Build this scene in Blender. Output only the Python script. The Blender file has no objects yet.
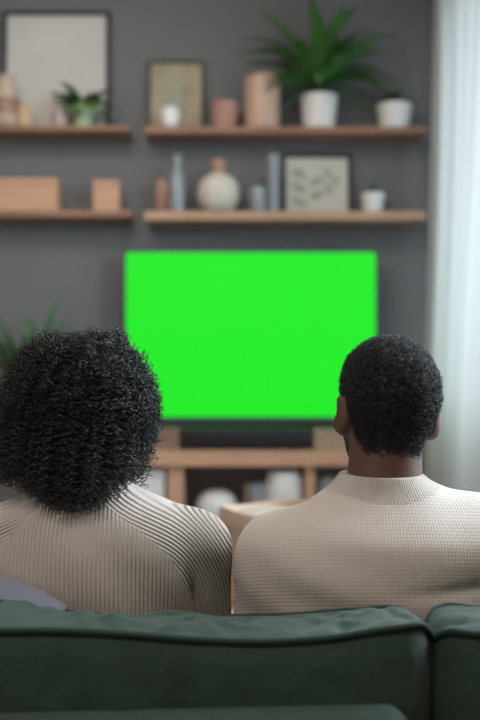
import bpy, math, random
import numpy as np
from mathutils import Vector, Matrix

rng = np.random.default_rng(7)
random.seed(7)
scene = bpy.context.scene
C = scene.collection
PI = math.pi

# ------------------------------------------------------------------ camera
F_PX, CAM_Z = 900.0, 1.18
cam_d = bpy.data.cameras.new('camera')
cam = bpy.data.objects.new('camera', cam_d)
C.objects.link(cam)
cam.location = (0, 0, CAM_Z)
cam.rotation_euler = (PI / 2, 0, 0)
cam_d.sensor_fit = 'VERTICAL'
cam_d.sensor_height = 36.0
cam_d.lens = 36.0 * F_PX / 720.0
cam_d.clip_start = 0.05
cam_d.dof.use_dof = True
cam_d.dof.focus_distance = 1.45
cam_d.dof.aperture_fstop = 2.1
scene.camera = cam

# ------------------------------------------------------------------ world, lights, exposure
w = bpy.data.worlds.new('sky')
scene.world = w
w.use_nodes = True
bg = w.node_tree.nodes['Background']
bg.inputs[0].default_value = (0.75, 0.87, 1.0, 1)
bg.inputs[1].default_value = 0.6


def area(name, loc, target, size, size_y, energy, color):
    l = bpy.data.lights.new(name, 'AREA')
    l.shape = 'RECTANGLE'; l.size = size; l.size_y = size_y
    l.energy = energy; l.color = color
    o = bpy.data.objects.new(name, l); C.objects.link(o)
    o.location = loc
    d = Vector(target) - Vector(loc)
    o.rotation_euler = d.to_track_quat('-Z', 'Y').to_euler()
    return o


area('window_daylight', (1.72, 3.6, 1.85), (0.0, 3.6, 1.6), 1.6, 1.9, 25, (0.84, 0.94, 1.0))
area('near_window_daylight', (1.62, 2.15, 2.05), (0.0, 1.7, 1.1), 1.4, 1.8, 185, (0.80, 0.90, 1.0))
area('overhead_fill', (-0.5, 0.15, 3.08), (-0.4, 0.9, 0.9), 1.3, 0.9, 44, (1.0, 0.87, 0.77))  # added warm fill from above the sofa; no lamp fixture there
area('shelf_wall_fill', (-0.7, 2.9, 3.08), (-0.6, 3.8, 1.0), 1.4, 0.7, 26, (1.0, 0.85, 0.72))  # unseen helper light, added to warm and brighten the back wall and shelves
area('rear_fill', (-2.5, -1.0, 1.7), (0.0, 2.5, 1.3), 1.4, 1.4, 9, (1.0, 0.92, 0.86))  # added soft fill from behind the camera; this room has no rear window

scene.view_settings.view_transform = 'Standard'
scene.view_settings.look = 'None'
scene.view_settings.gamma = 1
scene.view_settings.use_curve_mapping = False
scene.view_settings.exposure = 0.0
try:
    scene.cycles.use_denoising = True
    scene.cycles.denoiser = 'OPENIMAGEDENOISE'
except Exception:
    pass
scene.cycles.max_bounces = 10
scene.cycles.transparent_max_bounces = 12
scene.cycles.sample_clamp_indirect = 8


# ------------------------------------------------------------------ materials
def mat(name, col, rough=0.6, spec=0.5, metal=0.0, sheen=0.0, trans=0.0, emis=None, estr=0.0, subs=0.0,
        noise=None, bump=None):
    m = bpy.data.materials.new(name); m.use_nodes = True
    nt = m.node_tree; b = nt.nodes['Principled BSDF']
    b.inputs['Base Color'].default_value = (*col, 1)
    b.inputs['Roughness'].default_value = rough
    b.inputs['Specular IOR Level'].default_value = spec
    b.inputs['Metallic'].default_value = metal
    b.inputs['Sheen Weight'].default_value = sheen
    b.inputs['Transmission Weight'].default_value = trans
    if subs:
        b.inputs['Subsurface Weight'].default_value = subs
        b.inputs['Subsurface Scale'].default_value = 0.01
    if emis:
        b.inputs['Emission Color'].default_value = (*emis, 1)
        b.inputs['Emission Strength'].default_value = estr
    tc = nt.nodes.new('ShaderNodeTexCoord')
    if noise:  # (second colour, scale, stretch)
        c2, sc, st = noise
        mp = nt.nodes.new('ShaderNodeMapping'); mp.inputs['Scale'].default_value = st
        nz = nt.nodes.new('ShaderNodeTexNoise'); nz.inputs['Scale'].default_value = sc
        nz.inputs['Detail'].default_value = 5
        mx = nt.nodes.new('ShaderNodeMix'); mx.data_type = 'RGBA'
        mx.inputs[6].default_value = (*col, 1); mx.inputs[7].default_value = (*c2, 1)
        rp = nt.nodes.new('ShaderNodeMapRange')
        rp.inputs[1].default_value = 0.35; rp.inputs[2].default_value = 0.65
        nt.links.new(tc.outputs['Object'], mp.inputs[0]); nt.links.new(mp.outputs[0], nz.inputs[0])
        nt.links.new(nz.outputs[0], rp.inputs[0]); nt.links.new(rp.outputs[0], mx.inputs[0])
        nt.links.new(mx.outputs[2], b.inputs['Base Color'])
    if bump:  # (scale, strength, distance)
        nz = nt.nodes.new('ShaderNodeTexNoise'); nz.inputs['Scale'].default_value = bump[0]
        nz.inputs['Detail'].default_value = 3
        bp = nt.nodes.new('ShaderNodeBump'); bp.inputs['Strength'].default_value = bump[1]
        bp.inputs['Distance'].default_value = bump[2]
        nt.links.new(tc.outputs['Object'], nz.inputs[0]); nt.links.new(nz.outputs[0], bp.inputs['Height'])
        nt.links.new(bp.outputs[0], b.inputs['Normal'])
    return m


M = {}
M['wall'] = mat('grey_paint', (0.155, 0.162, 0.172), 0.75, 0.3, noise=((0.162, 0.169, 0.179), 3, (1, 1, 1)))
M['side_wall'] = mat('pale_paint', (0.42, 0.41, 0.40), 0.8, 0.3)
M['ceiling'] = mat('ceiling_paint', (0.62, 0.61, 0.59), 0.85, 0.2)
M['floor'] = mat('floor_wood', (0.26, 0.17, 0.10), 0.5, 0.4, noise=((0.18, 0.11, 0.065), 4, (12, 1, 1)))
M['shelf'] = mat('walnut_board', (0.33, 0.185, 0.125), 0.5, 0.4, noise=((0.25, 0.135, 0.09), 5, (1, 14, 14)))
M['shelf_light'] = mat('oak_board', (0.50, 0.325, 0.225), 0.5, 0.4, noise=((0.42, 0.26, 0.17), 5, (1, 14, 14)))
M['console'] = mat('console_oak', (0.60, 0.36, 0.25), 0.5, 0.4, noise=((0.50, 0.29, 0.195), 5, (1, 14, 14)))
M['console_in'] = mat('console_back', (0.42, 0.43, 0.47), 0.7, 0.3)
M['black'] = mat('black_plastic', (0.012, 0.013, 0.016), 0.45, 0.4)
M['bezel'] = mat('black_bezel', (0.05, 0.062, 0.085), 0.3, 0.5)
M['screen'] = mat('green_screen', (0.004, 0.03, 0.004), 0.5, 0.2, emis=(0.012, 0.82, 0.018), estr=1.0)
M['white'] = mat('white_ceramic', (0.74, 0.74, 0.74), 0.4, 0.5)
M['cream'] = mat('cream_ceramic', (0.62, 0.58, 0.53), 0.55, 0.4, noise=((0.56, 0.52, 0.47), 9, (1, 1, 1)))
M['frame'] = mat('black_frame', (0.025, 0.026, 0.027), 0.5, 0.4)
M['print'] = mat('pale_print', (0.58, 0.57, 0.555), 0.6, 0.3, noise=((0.52, 0.51, 0.495), 3, (1, 1, 1)))
M['beige_print'] = mat('beige_print', (0.42, 0.35, 0.27), 0.6, 0.3, noise=((0.26, 0.25, 0.15), 11, (1, 1, .5)))
M['mat_white'] = mat('white_mount', (0.56, 0.56, 0.52), 0.6, 0.3)
M['leafprint'] = mat('leaf_ink', (0.33, 0.37, 0.30), 0.7, 0.3)
M['box_wood'] = mat('box_wood', (0.58, 0.35, 0.23), 0.55, 0.4, noise=((0.50, 0.30, 0.19), 6, (1, 1, 12)))
M['terracotta'] = mat('terracotta', (0.46, 0.27, 0.215), 0.7, 0.3, noise=((0.40, 0.23, 0.18), 20, (1, 1, 1)))
M['turned_wood'] = mat('turned_wood', (0.60, 0.42, 0.33), 0.5, 0.4, noise=((0.52, 0.35, 0.27), 8, (3, 3, .6)))
M['brown'] = mat('brown_glaze', (0.26, 0.15, 0.11), 0.4, 0.5)
M['cork'] = mat('cork', (0.45, 0.27, 0.18), 0.8, 0.2, bump=(200, .4, .001))
M['glass'] = mat('clear_glass', (0.80, 0.90, 0.97), 0.08, 0.5, trans=0.75)
M['frost'] = mat('frosted_glass', (0.42, 0.48, 0.53), 0.25, 0.5, trans=0.4)
M['soil'] = mat('soil', (0.05, 0.035, 0.025), 0.95, 0.1)
M['leaf'] = mat('palm_leaf', (0.055, 0.16, 0.04), 0.45, 0.4, noise=((0.09, 0.24, 0.06), 7, (1, 1, 1)))
M['leaf_dark'] = mat('dark_leaf', (0.05, 0.115, 0.055), 0.5, 0.4, noise=((0.08, 0.16, 0.07), 9, (1, 1, 1)))
M['leaf_pale'] = mat('pale_leaf', (0.13, 0.24, 0.09), 0.5, 0.4, noise=((0.24, 0.36, 0.16), 9, (1, 1, 1)))
M['stem'] = mat('stem', (0.14, 0.13, 0.06), 0.7, 0.3)
M['tan'] = mat('tan_canvas', (0.50, 0.375, 0.28), 0.9, 0.2, bump=(500, .4, .001))
M['leather'] = mat('orange_leather', (0.62, 0.33, 0.14), 0.5, 0.4)
M['skin_man'] = mat('dark_skin', (0.098, 0.046, 0.033), 0.48, 0.45, subs=0.08, bump=(260, .25, .0008))
M['skin_woman'] = mat('brown_skin', (0.16, 0.08, 0.055), 0.48, 0.45, subs=0.08, bump=(260, .25, .0008))
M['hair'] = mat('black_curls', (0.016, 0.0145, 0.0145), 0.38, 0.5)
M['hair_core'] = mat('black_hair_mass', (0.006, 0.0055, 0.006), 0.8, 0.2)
M['hair_short'] = mat('short_black_hair', (0.026, 0.0235, 0.0235), 0.55, 0.4)
M['eye'] = mat('eye_white', (0.7, 0.68, 0.65), 0.2, 0.5)
M['iris'] = mat('dark_iris', (0.02, 0.012, 0.008), 0.15, 0.5)
M['trousers'] = mat('dark_denim', (0.035, 0.045, 0.07), 0.9, 0.2, bump=(700, .4, .001))
M['trousers2'] = mat('grey_cotton', (0.12, 0.12, 0.13), 0.9, 0.2, bump=(700, .4, .001))
M['shoe'] = mat('white_canvas', (0.6, 0.6, 0.58), 0.8, 0.2)
M['throw'] = mat('grey_blue_wool', (0.145, 0.15, 0.18), 0.95, 0.2, sheen=0.3, bump=(350, .5, .002))
M['sofa'] = mat('green_cotton', (0.018, 0.043, 0.028), 0.8, 0.35, sheen=0.12, noise=((0.015, 0.036, 0.0235), 14, (1, 1, 1)),
                bump=(22, .5, .012))
M['piping'] = mat('green_piping', (0.016, 0.034, 0.025), 0.8, 0.3)
M['metal'] = mat('black_metal', (0.02, 0.02, 0.02), 0.4, 0.5, metal=0.6)
M['rug'] = mat('pale_rug', (0.42, 0.39, 0.35), 0.95, 0.1, bump=(180, .8, .004))


def sheer():
    m = bpy.data.materials.new('sheer_curtain'); m.use_nodes = True
    nt = m.node_tree; nt.nodes.clear()
    out = nt.nodes.new('ShaderNodeOutputMaterial')
    d = nt.nodes.new('ShaderNodeBsdfDiffuse'); d.inputs[0].default_value = (0.76, 0.77, 0.78, 1)
    t = nt.nodes.new('ShaderNodeBsdfTranslucent'); t.inputs[0].default_value = (0.80, 0.82, 0.83, 1)
    mx = nt.nodes.new('ShaderNodeMixShader'); mx.inputs[0].default_value = 0.5
    tp = nt.nodes.new('ShaderNodeBsdfTransparent'); tp.inputs[0].default_value = (0.95, 0.97, 1, 1)
    mx2 = nt.nodes.new('ShaderNodeMixShader'); mx2.inputs[0].default_value = 0.14
    nt.links.new(d.outputs[0], mx.inputs[1]); nt.links.new(t.outputs[0], mx.inputs[2])
    nt.links.new(mx.outputs[0], mx2.inputs[1]); nt.links.new(tp.outputs[0], mx2.inputs[2])
    nt.links.new(mx2.outputs[0], out.inputs[0])
    return m


def pane_mat():
    m = bpy.data.materials.new('window_glass'); m.use_nodes = True
    nt = m.node_tree; nt.nodes.clear()
    out = nt.nodes.new('ShaderNodeOutputMaterial')
    g = nt.nodes.new('ShaderNodeBsdfGlossy'); g.inputs['Roughness'].default_value = 0.02
    tp = nt.nodes.new('ShaderNodeBsdfTransparent'); tp.inputs[0].default_value = (0.95, 0.98, 0.98, 1)
    mx = nt.nodes.new('ShaderNodeMixShader'); mx.inputs[0].default_value = 0.06
    nt.links.new(tp.outputs[0], mx.inputs[1]); nt.links.new(g.outputs[0], mx.inputs[2])
    nt.links.new(mx.outputs[0], out.inputs[0])
    return m


M['sheer'] = sheer()
M['pane'] = pane_mat()


def knit(name, col, kind):
    """knit fabric: rib lines follow the vertex attributes 'ua' (yoke), 'ub' (body), mask 'wm'"""
    m = bpy.data.materials.new(name); m.use_nodes = True
    nt = m.node_tree; b = nt.nodes['Principled BSDF']
    N, L = nt.nodes, nt.links
    b.inputs['Base Color'].default_value = (*col, 1)
    b.inputs['Roughness'].default_value = 0.9
    b.inputs['Specular IOR Level'].default_value = 0.2
    b.inputs['Sheen Weight'].default_value = 0.25

    def attr(n):
        a = N.new('ShaderNodeAttribute'); a.attribute_name = n; return a.outputs['Fac']

    def math_(op, x, y=None, z=None):
        n = N.new('ShaderNodeMath'); n.operation = op
        for i, v in enumerate((x, y, z)):
            if v is None: continue
            if isinstance(v, (int, float)): n.inputs[i].default_value = v
            else: L.new(v, n.inputs[i])
        return n.outputs[0]

    def wave(u):  # one rib per unit of u
        s = math_('SINE', math_('MULTIPLY', u, 2 * PI))
        s = math_('MULTIPLY_ADD', s, 0.5, 0.5)
        return math_('POWER', s, 0.7)

    ra, rb, wm = wave(attr('ua')), wave(attr('ub')), attr('wm')
    tc = N.new('ShaderNodeTexCoord')
    if kind == 'waffle':
        rc = wave(attr('uc'))
        rb = math_('MINIMUM', rb, math_('MULTIPLY_ADD', rc, 0.8, 0.2))
    inv = math_('SUBTRACT', 1.0, wm)
    h = math_('ADD', math_('MULTIPLY', ra, wm), math_('MULTIPLY', rb, inv))
    h = math_('MULTIPLY', h, attr('amp'))
    nz = N.new('ShaderNodeTexNoise'); nz.inputs['Scale'].default_value = 420
    nz.inputs['Detail'].default_value = 2
    L.new(tc.outputs['Object'], nz.inputs[0])
    h2 = math_('ADD', h, math_('MULTIPLY', nz.outputs[0], 0.25))
    bp = N.new('ShaderNodeBump'); bp.inputs['Strength'].default_value = 1.0
    bp.inputs['Distance'].default_value = 0.0032 if kind == 'rib' else 0.0014
    L.new(h2, bp.inputs['Height']); L.new(bp.outputs[0], b.inputs['Normal'])
    return m


M['rib'] = knit('ribbed_cream_knit', (0.50, 0.445, 0.405), 'rib')
M['waffle'] = knit('waffle_cream_knit', (0.53, 0.475, 0.43), 'waffle')


# ------------------------------------------------------------------ mesh helpers
def root_origin(o):
    while o.parent: o = o.parent
    return Vector(o.location)


def link_mesh(name, V, F, material, parent=None, origin=None, smooth=True, attrs=None):
    """V in world coordinates; the object's origin is its thing's base"""
    V = np.asarray(V, dtype=np.float64)
    if parent is not None: org = np.array(root_origin(parent))
    elif origin is not None: org = np.array(origin, dtype=float)
    else: org = np.array([(V[:, 0].min() + V[:, 0].max()) / 2, (V[:, 1].min() + V[:, 1].max()) / 2, V[:, 2].min()])
    me = bpy.data.meshes.new(name)
    if isinstance(F, np.ndarray):
        n, k = F.shape
        me.vertices.add(len(V)); me.vertices.foreach_set('co', (V - org).astype(np.float32).ravel())
        me.loops.add(n * k); me.loops.foreach_set('vertex_index', F.astype(np.int32).ravel())
        me.polygons.add(n); me.polygons.foreach_set('loop_start', np.arange(0, n * k, k, dtype=np.int32))
        me.update(calc_edges=True)
    else:
        me.from_pydata((V - org).tolist(), [], F); me.update()
    if smooth: me.polygons.foreach_set('use_smooth', np.ones(len(me.polygons), dtype=bool))
    me.materials.append(material)
    if attrs:
        for k_, a in attrs.items():
            at = me.attributes.new(k_, 'FLOAT', 'POINT'); at.data.foreach_set('value', np.asarray(a, dtype=np.float32))
    o = bpy.data.objects.new(name, me); C.objects.link(o)
    if parent is not None: o.parent = parent
    else: o.location = org
    return o


def thing(name, label, cat, loc, group=None):
    o = bpy.data.objects.new(name, None); C.objects.link(o)
    o.location = loc; o.empty_display_size = 0.05
    o['label'] = label; o['category'] = cat
    if group: o['group'] = group
    return o


def tag(o, label, cat, group=None):
    o['label'] = label; o['category'] = cat
    if group: o['group'] = group
    return o


def structure(o):
    o['kind'] = 'structure'; return o


class MB:
    def __init__(s): s.V = []; s.F = []
    def add(s, V, F):
        n = len(s.V); s.V += [tuple(v) for v in V]; s.F += [tuple(i + n for i in f) for f in F]; return s
    def box(s, c, d, bev=0.0):
        if bev <= 0:
            x, y, z = [k / 2 for k in d]
            V = [(c[0] + a * x, c[1] + b * y, c[2] + e * z) for a in (-1, 1) for b in (-1, 1) for e in (-1, 1)]
            F = [(0, 1, 3, 2), (4, 6, 7, 5), (0, 4, 5, 1), (2, 3, 7, 6), (0, 2, 6, 4), (1, 5, 7, 3)]
            return s.add(V, F)
        import bmesh
        bm = bmesh.new(); bmesh.ops.create_cube(bm, size=1)
        for v in bm.verts: v.co = Vector((v.co.x * d[0], v.co.y * d[1], v.co.z * d[2]))
        bmesh.ops.bevel(bm, geom=bm.edges[:], offset=bev, segments=3, affect='EDGES', profile=0.5)
        V = [tuple(v.co + Vector(c)) for v in bm.verts]
        F = [tuple(v.index for v in f.verts) for f in bm.faces]
        bm.free(); return s.add(V, F)
    def lathe(s, c, prof, n=36, close=True):
        V = []; F = []
        for r, z in prof:
            for k in range(n):
                a = 2 * PI * k / n; V.append((c[0] + r * math.cos(a), c[1] + r * math.sin(a), c[2] + z))
        for i in range(len(prof) - 1):
            for k in range(n):
                k2 = (k + 1) % n; F.append((i * n + k, i * n + k2, (i + 1) * n + k2, (i + 1) * n + k))
        if close:
            F.append(tuple(range(n))[::-1]); m = (len(prof) - 1) * n; F.append(tuple(range(m, m + n)))
        return s.add(V, F)
    def tube(s, pts, r, n=8):
        pts = [Vector(p) for p in pts]; rs = r if hasattr(r, '__len__') else [r] * len(pts)
        V = []; F = []; up = Vector((0.13, 0.21, 0.97))
        for i, p in enumerate(pts):
            t = (pts[min(i + 1, len(pts) - 1)] - pts[max(i - 1, 0)]).normalized()
            if i == 0:
                a = t.cross(up).normalized()
            else:
                a = (a - t * a.dot(t)).normalized()
            b = t.cross(a)
            for k in range(n):
                q = 2 * PI * k / n; v = p + (a * math.cos(q) + b * math.sin(q)) * rs[i]; V.append(tuple(v))
        for i in range(len(pts) - 1):
            for k in range(n):
                k2 = (k + 1) % n; F.append((i * n + k, i * n + k2, (i + 1) * n + k2, (i + 1) * n + k))
        F.append(tuple(range(n))[::-1]); m = (len(pts) - 1) * n; F.append(tuple(range(m, m + n)))
        return s.add(V, F)
    def build(s, name, m, parent=None, smooth=False, origin=None):
        o = link_mesh(name, s.V, s.F, m, parent, origin, smooth)
        if not smooth: return o
        o.data.set_sharp_from_angle(angle=math.radians(40))
        return o


def P(px, py, d): return ((px - 240) / F_PX * d, d, CAM_Z - (py - 360) / F_PX * d)


# ------------------------------------------------------------------ implicit surfaces
def smin(a, b, k):
    if k <= 0: return np.minimum(a, b)
    h = np.maximum(k - np.abs(a - b), 0) / k
    return np.minimum(a, b) - h * h * k * 0.25


class Field:
    def __init__(s, xs, ys, zs):
        s.x, s.y, s.z = [np.asarray(a, dtype=np.float32) for a in (xs, ys, zs)]
        s.D = np.full((len(xs), len(ys), len(zs)), 0.3, dtype=np.float32)
    def add(s, fn, lo, hi, k=0.02, op='min'):
        sl = []
        for ax, l, h in zip((s.x, s.y, s.z), lo, hi):
            i0, i1 = np.searchsorted(ax, l), np.searchsorted(ax, h)
            if i1 <= i0: return
            sl.append(slice(i0, i1))
        X, Y, Z = s.x[sl[0]][:, None, None], s.y[sl[1]][None, :, None], s.z[sl[2]][None, None, :]
        d = fn(X, Y, Z)
        cur = s.D[tuple(sl)]
        if op == 'min': s.D[tuple(sl)] = smin(cur, d, k)
        elif op == 'sub': s.D[tuple(sl)] = -smin(-cur, d, k)
        elif op == 'max': s.D[tuple(sl)] = -smin(-cur, -d, k)
    def cap(s, a, b, ra, rb, k=0.02, sy=1.0):
        """tapered capsule; sy flattens it in y about its axis"""
        a = np.array(a, float); b = np.array(b, float)
        ab = b - a; L2 = float((ab ** 2).sum()) + 1e-12
        def fn(X, Y, Z):
            t = np.clip(((X - a[0]) * ab[0] + (Y - a[1]) * ab[1] + (Z - a[2]) * ab[2]) / L2, 0, 1)
            dx = X - a[0] - t * ab[0]; dy = (Y - a[1] - t * ab[1]) / sy; dz = Z - a[2] - t * ab[2]
            return np.sqrt(dx * dx + dy * dy + dz * dz) - (ra + (rb - ra) * t)
        m = max(ra, rb) + k + 0.03
        s.add(fn, np.minimum(a, b) - m, np.maximum(a, b) + m, k)
        return s
    def ell(s, c, r, k=0.02, R=None, op='min'):
        fn = ellf(c, r, R); m = max(r) + k + 0.03
        s.add(fn, np.array(c) - m, np.array(c) + m, k, op); return s
    def mesh(s):
        return nets(s.D, s.x, s.y, s.z)


def ellf(c, r, R=None):
    def fn(X, Y, Z):
        x, y, z = X - c[0], Y - c[1], Z - c[2]
        if R is not None:
            x, y, z = (R[0][0] * x + R[1][0] * y + R[2][0] * z, R[0][1] * x + R[1][1] * y + R[2][1] * z,
                       R[0][2] * x + R[1][2] * y + R[2][2] * z)
        q = np.sqrt((x / r[0]) ** 2 + (y / r[1]) ** 2 + (z / r[2]) ** 2)
        g = np.sqrt((x / r[0] ** 2) ** 2 + (y / r[1] ** 2) ** 2 + (z / r[2] ** 2) ** 2) + 1e-9
        return q * (q - 1) / g
    return fn


def nets(D, xs, ys, zs):
    S = D < 0
    nx, ny, nz = D.shape
    cs = np.zeros((nx - 1, ny - 1, nz - 1), dtype=np.int8)
    for i in (0, 1):
        for j in (0, 1):
            for k in (0, 1):
                cs += S[i:nx - 1 + i, j:ny - 1 + j, k:nz - 1 + k]
    I, J, K = np.nonzero((cs > 0) & (cs < 8))
    idx = np.full(cs.shape, -1, dtype=np.int32); idx[I, J, K] = np.arange(len(I))
    acc = np.zeros((len(I), 3)); cnt = np.zeros(len(I))
    ax = (xs, ys, zs)
    corners = [(i, j, k) for i in (0, 1) for j in (0, 1) for k in (0, 1)]
    for a in corners:
        for dim in range(3):
            if a[dim] == 1: continue
            b = list(a); b[dim] = 1
            da = D[I + a[0], J + a[1], K + a[2]]; db = D[I + b[0], J + b[1], K + b[2]]
            m = (da < 0) != (db < 0)
            t = np.where(m, da / np.where(m, da - db, 1), 0)
            p = np.stack([xs[I + a[0]], ys[J + a[1]], zs[K + a[2]]], 1).astype(float)
            q = np.stack([xs[I + b[0]], ys[J + b[1]], zs[K + b[2]]], 1)
            acc += np.where(m[:, None], p + (q - p) * t[:, None], 0); cnt += m
    V = acc / cnt[:, None]
    Fs = []
    def quad(c, flip):
        q = np.stack(c, 1); ok = (q >= 0).all(1)
        q = np.where(flip[:, None], q[:, ::-1], q)
        Fs.append(q[ok])
    e = S[:-1, 1:-1, 1:-1] != S[1:, 1:-1, 1:-1]; i, j, k = np.nonzero(e); j += 1; k += 1
    quad([idx[i, j - 1, k - 1], idx[i, j, k - 1], idx[i, j, k], idx[i, j - 1, k]], ~S[i, j, k])
    e = S[1:-1, :-1, 1:-1] != S[1:-1, 1:, 1:-1]; i, j, k = np.nonzero(e); i += 1; k += 1
    quad([idx[i - 1, j, k - 1], idx[i - 1, j, k], idx[i, j, k], idx[i, j, k - 1]], ~S[i, j, k])
    e = S[1:-1, 1:-1, :-1] != S[1:-1, 1:-1, 1:]; i, j, k = np.nonzero(e); i += 1; j += 1
    quad([idx[i - 1, j - 1, k], idx[i, j - 1, k], idx[i, j, k], idx[i - 1, j, k]], ~S[i, j, k])
    return V, np.concatenate(Fs).astype(np.int32)


def axis(*segs):
    """segs: (start, stop, step) joined into one rising axis"""
    out = []
    for a, b, st in segs:
        n = max(1, int(round((b - a) / st))); out.append(np.linspace(a, b, n, endpoint=False))
    out.append([segs[-1][1]])
    return np.concatenate(out)


def vnoise(V, scale, seed=0):
    """smooth pseudo-noise in about [-1, 1] from summed waves"""
    r = np.random.default_rng(seed); out = 0
    for i in range(9):
        d = r.normal(size=3); d /= np.linalg.norm(d); f = scale * r.uniform(0.6, 1.6)
        out = out + np.sin((V[..., 0] * d[0] + V[..., 1] * d[1] + V[..., 2] * d[2]) * f * 2 * PI + r.uniform(0, 6.28))
    return out / 4.0


# ------------------------------------------------------------------ the room
XL, XR, YB, YF, ZC = -2.7, 1.12, -2.2, 4.615, 3.15


def slab(name, lo, hi, m):
    c = [(a + b) / 2 for a, b in zip(lo, hi)]; d = [b - a for a, b in zip(lo, hi)]
    return structure(MB().box(c, d).build(name, m))


slab('floor', (XL - .1, YB - .1, -0.08), (XR + .1, YF + .1, 0), M['floor'])
slab('ceiling', (XL - .1, YB - .1, ZC), (XR + .1, YF + .1, ZC + .1), M['ceiling'])
slab('wall_back', (XL - .1, YF, 0), (XR + .1, YF + .1, ZC), M['wall'])
slab('wall_left', (XL - .1, YB, 0), (XL, YF, ZC), M['side_wall'])
slab('wall_rear', (XL - .1, YB - .1, 0), (XR + .1, YB, ZC), M['side_wall'])
# right wall with two window openings
mb = MB()
WZ0, WZ1 = 0.95, 2.85
wins = [(2.85, 4.32), (1.45, 2.68)]


def wbox(y0, y1, z0, z1): mb.box((XR + .06, (y0 + y1) / 2, (z0 + z1) / 2), (.12, y1 - y0, z1 - z0))


wbox(YB, YF, 0, WZ0); wbox(YB, YF, WZ1, ZC)
wbox(YB, wins[1][0], WZ0, WZ1); wbox(wins[1][1], wins[0][0], WZ0, WZ1); wbox(wins[0][1], YF, WZ0, WZ1)
structure(mb.build('wall_right', M['side_wall']))
M['win_white'] = mat('window_paint', (0.7, 0.7, 0.69), 0.5, 0.4)
for n, (y0, y1) in enumerate(wins):
    fr = MB(); t = 0.05
    for yy in (y0 + t / 2, (y0 + y1) / 2, y1 - t / 2): fr.box((XR + .07, yy, (WZ0 + WZ1) / 2), (.05, t, WZ1 - WZ0))
    for zz in (WZ0 + t / 2, WZ1 - t / 2): fr.box((XR + .07, (y0 + y1) / 2, zz), (.05, y1 - y0, t))
    o = structure(fr.build('window_%d' % (n + 1), M['win_white']))
    MB().box((XR + .07, (y0 + y1) / 2, (WZ0 + WZ1) / 2), (.006, y1 - y0 - .04, WZ1 - WZ0 - .04)).build('window_pane', M['pane'], o)
for nm, c, d in (('baseboard_back', ((XL + XR) / 2, YF - .008, .05), (XR - XL, .016, .1)),
                 ('baseboard_left', (XL + .008, (YB + YF) / 2, .05), (.016, YF - YB - .04, .1))):
    structure(MB().box(c, d).build(nm, M['side_wall']))

# curtain along the right wall
def curtain():
    t = thing('curtain', 'sheer white curtain hanging in soft folds over the bright window at the right', 'curtain', (1.0, 3.6, 0.02))
    ny, nz = 300, 46
    y0, y1 = 2.72, 4.47
    V = []
    for j in range(nz):
        q = j / (nz - 1); z = 0.02 + q * 3.0
        flare = (1 - q) ** 1.3
        for i in range(ny):
            s = i / (ny - 1); y = y0 + (y1 - y0) * s
            ph = 2 * PI * (y * 3.7 + 0.25 * math.sin(y * 3.1))
            a = 0.042 * (0.75 + 0.35 * math.sin(y * 9.0 + 1.0)) * (0.8 + 0.5 * flare)
            x = 0.99 + a * math.sin(ph + 0.5 * math.sin(z * 1.6 + y)) - 0.085 * flare * (0.9 + 0.25 * math.sin(y * 4))
            x += 0.010 * math.sin(ph * 2.3 + z)
            V.append((x, y + 0.012 * math.cos(ph), z))
    F = [(j * ny + i, j * ny + i + 1, (j + 1) * ny + i + 1, (j + 1) * ny + i) for j in range(nz - 1) for i in range(ny - 1)]
    link_mesh('fabric', V, F, M['sheer'], t)
    MB().tube([(1.0, 2.6, 3.045), (1.0, 4.55, 3.045)], 0.014, 12).build('curtain_rod', M['metal'], t, True)
    for yy in (2.66, 4.52): MB().box((1.06, yy, 3.045), (.12, .02, .02)).build('bracket', M['metal'], t)


curtain()


# ------------------------------------------------------------------ shelves
SD = 4.43                                   # distance of the shelf fronts


def shelf(px0, px1, py0, py1, m, label, left_open=False):
    x0, x1 = (px0 - 240) / F_PX * SD, (px1 - 240) / F_PX * SD
    z1, z0 = CAM_Z - (py0 - 360) / F_PX * SD, CAM_Z - (py1 - 360) / F_PX * SD
    o = MB().box(((x0 + x1) / 2, (SD + YF) / 2, (z0 + z1) / 2), (x1 - x0, YF - SD, z1 - z0), .004).build('wall_shelf', m)
    tag(o, label, 'shelf', 'wooden wall shelves')
    return z1


ZUL = shelf(-95, 129, 125.5, 130.5, M['shelf'], 'dark wooden wall shelf at upper left holding the big pale picture')
ZUR = shelf(144, 427, 126.5, 133, M['shelf'], 'wooden wall shelf at upper right holding the tall palm pot')
ZLL = shelf(-95, 130, 210, 217, M['shelf'], 'dark wooden wall shelf at lower left holding two wooden boxes')
ZLR = shelf(144, 426, 211, 220, M['shelf_light'], 'light wooden wall shelf just above the television, at right')
OD = 4.512                                   # distance of the things on the shelves
S = OD / F_PX


def X(px, d=OD): return (px - 240) / F_PX * d


def frame(px0, px1, py0, z, t, print_mat, label, lean=0.022, y=4.574, border=0.0):
    x0, x1 = X(px0, y), X(px1, y); h = (CAM_Z - (py0 - 360) / F_PX * y) - z
    th = thing('picture_frame', label, 'picture', ((x0 + x1) / 2, y, z))
    cx, wd = (x0 + x1) / 2, x1 - x0
    def sh(o):   # lean back against the wall
        for v in o.data.vertices: v.co.y += v.co.z / h * lean
        return o
    b = MB()
    b.box((x0 + t / 2, y, z + h / 2), (t, .022, h), .002).box((x1 - t / 2, y, z + h / 2), (t, .022, h), .002)
    b.box((cx, y, z + t / 2), (wd - t * 2, .022, t)).box((cx, y, z + h - t / 2), (wd - t * 2, .022, t))
    sh(b.build('frame', M['frame'], th))
    sh(MB().box((cx, y + .003, z + h / 2), (wd - t * 1.6, .008, h - t * 1.6)).build('print', print_mat, th))
    return th, x0, x1, z, h, y, lean, sh


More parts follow.
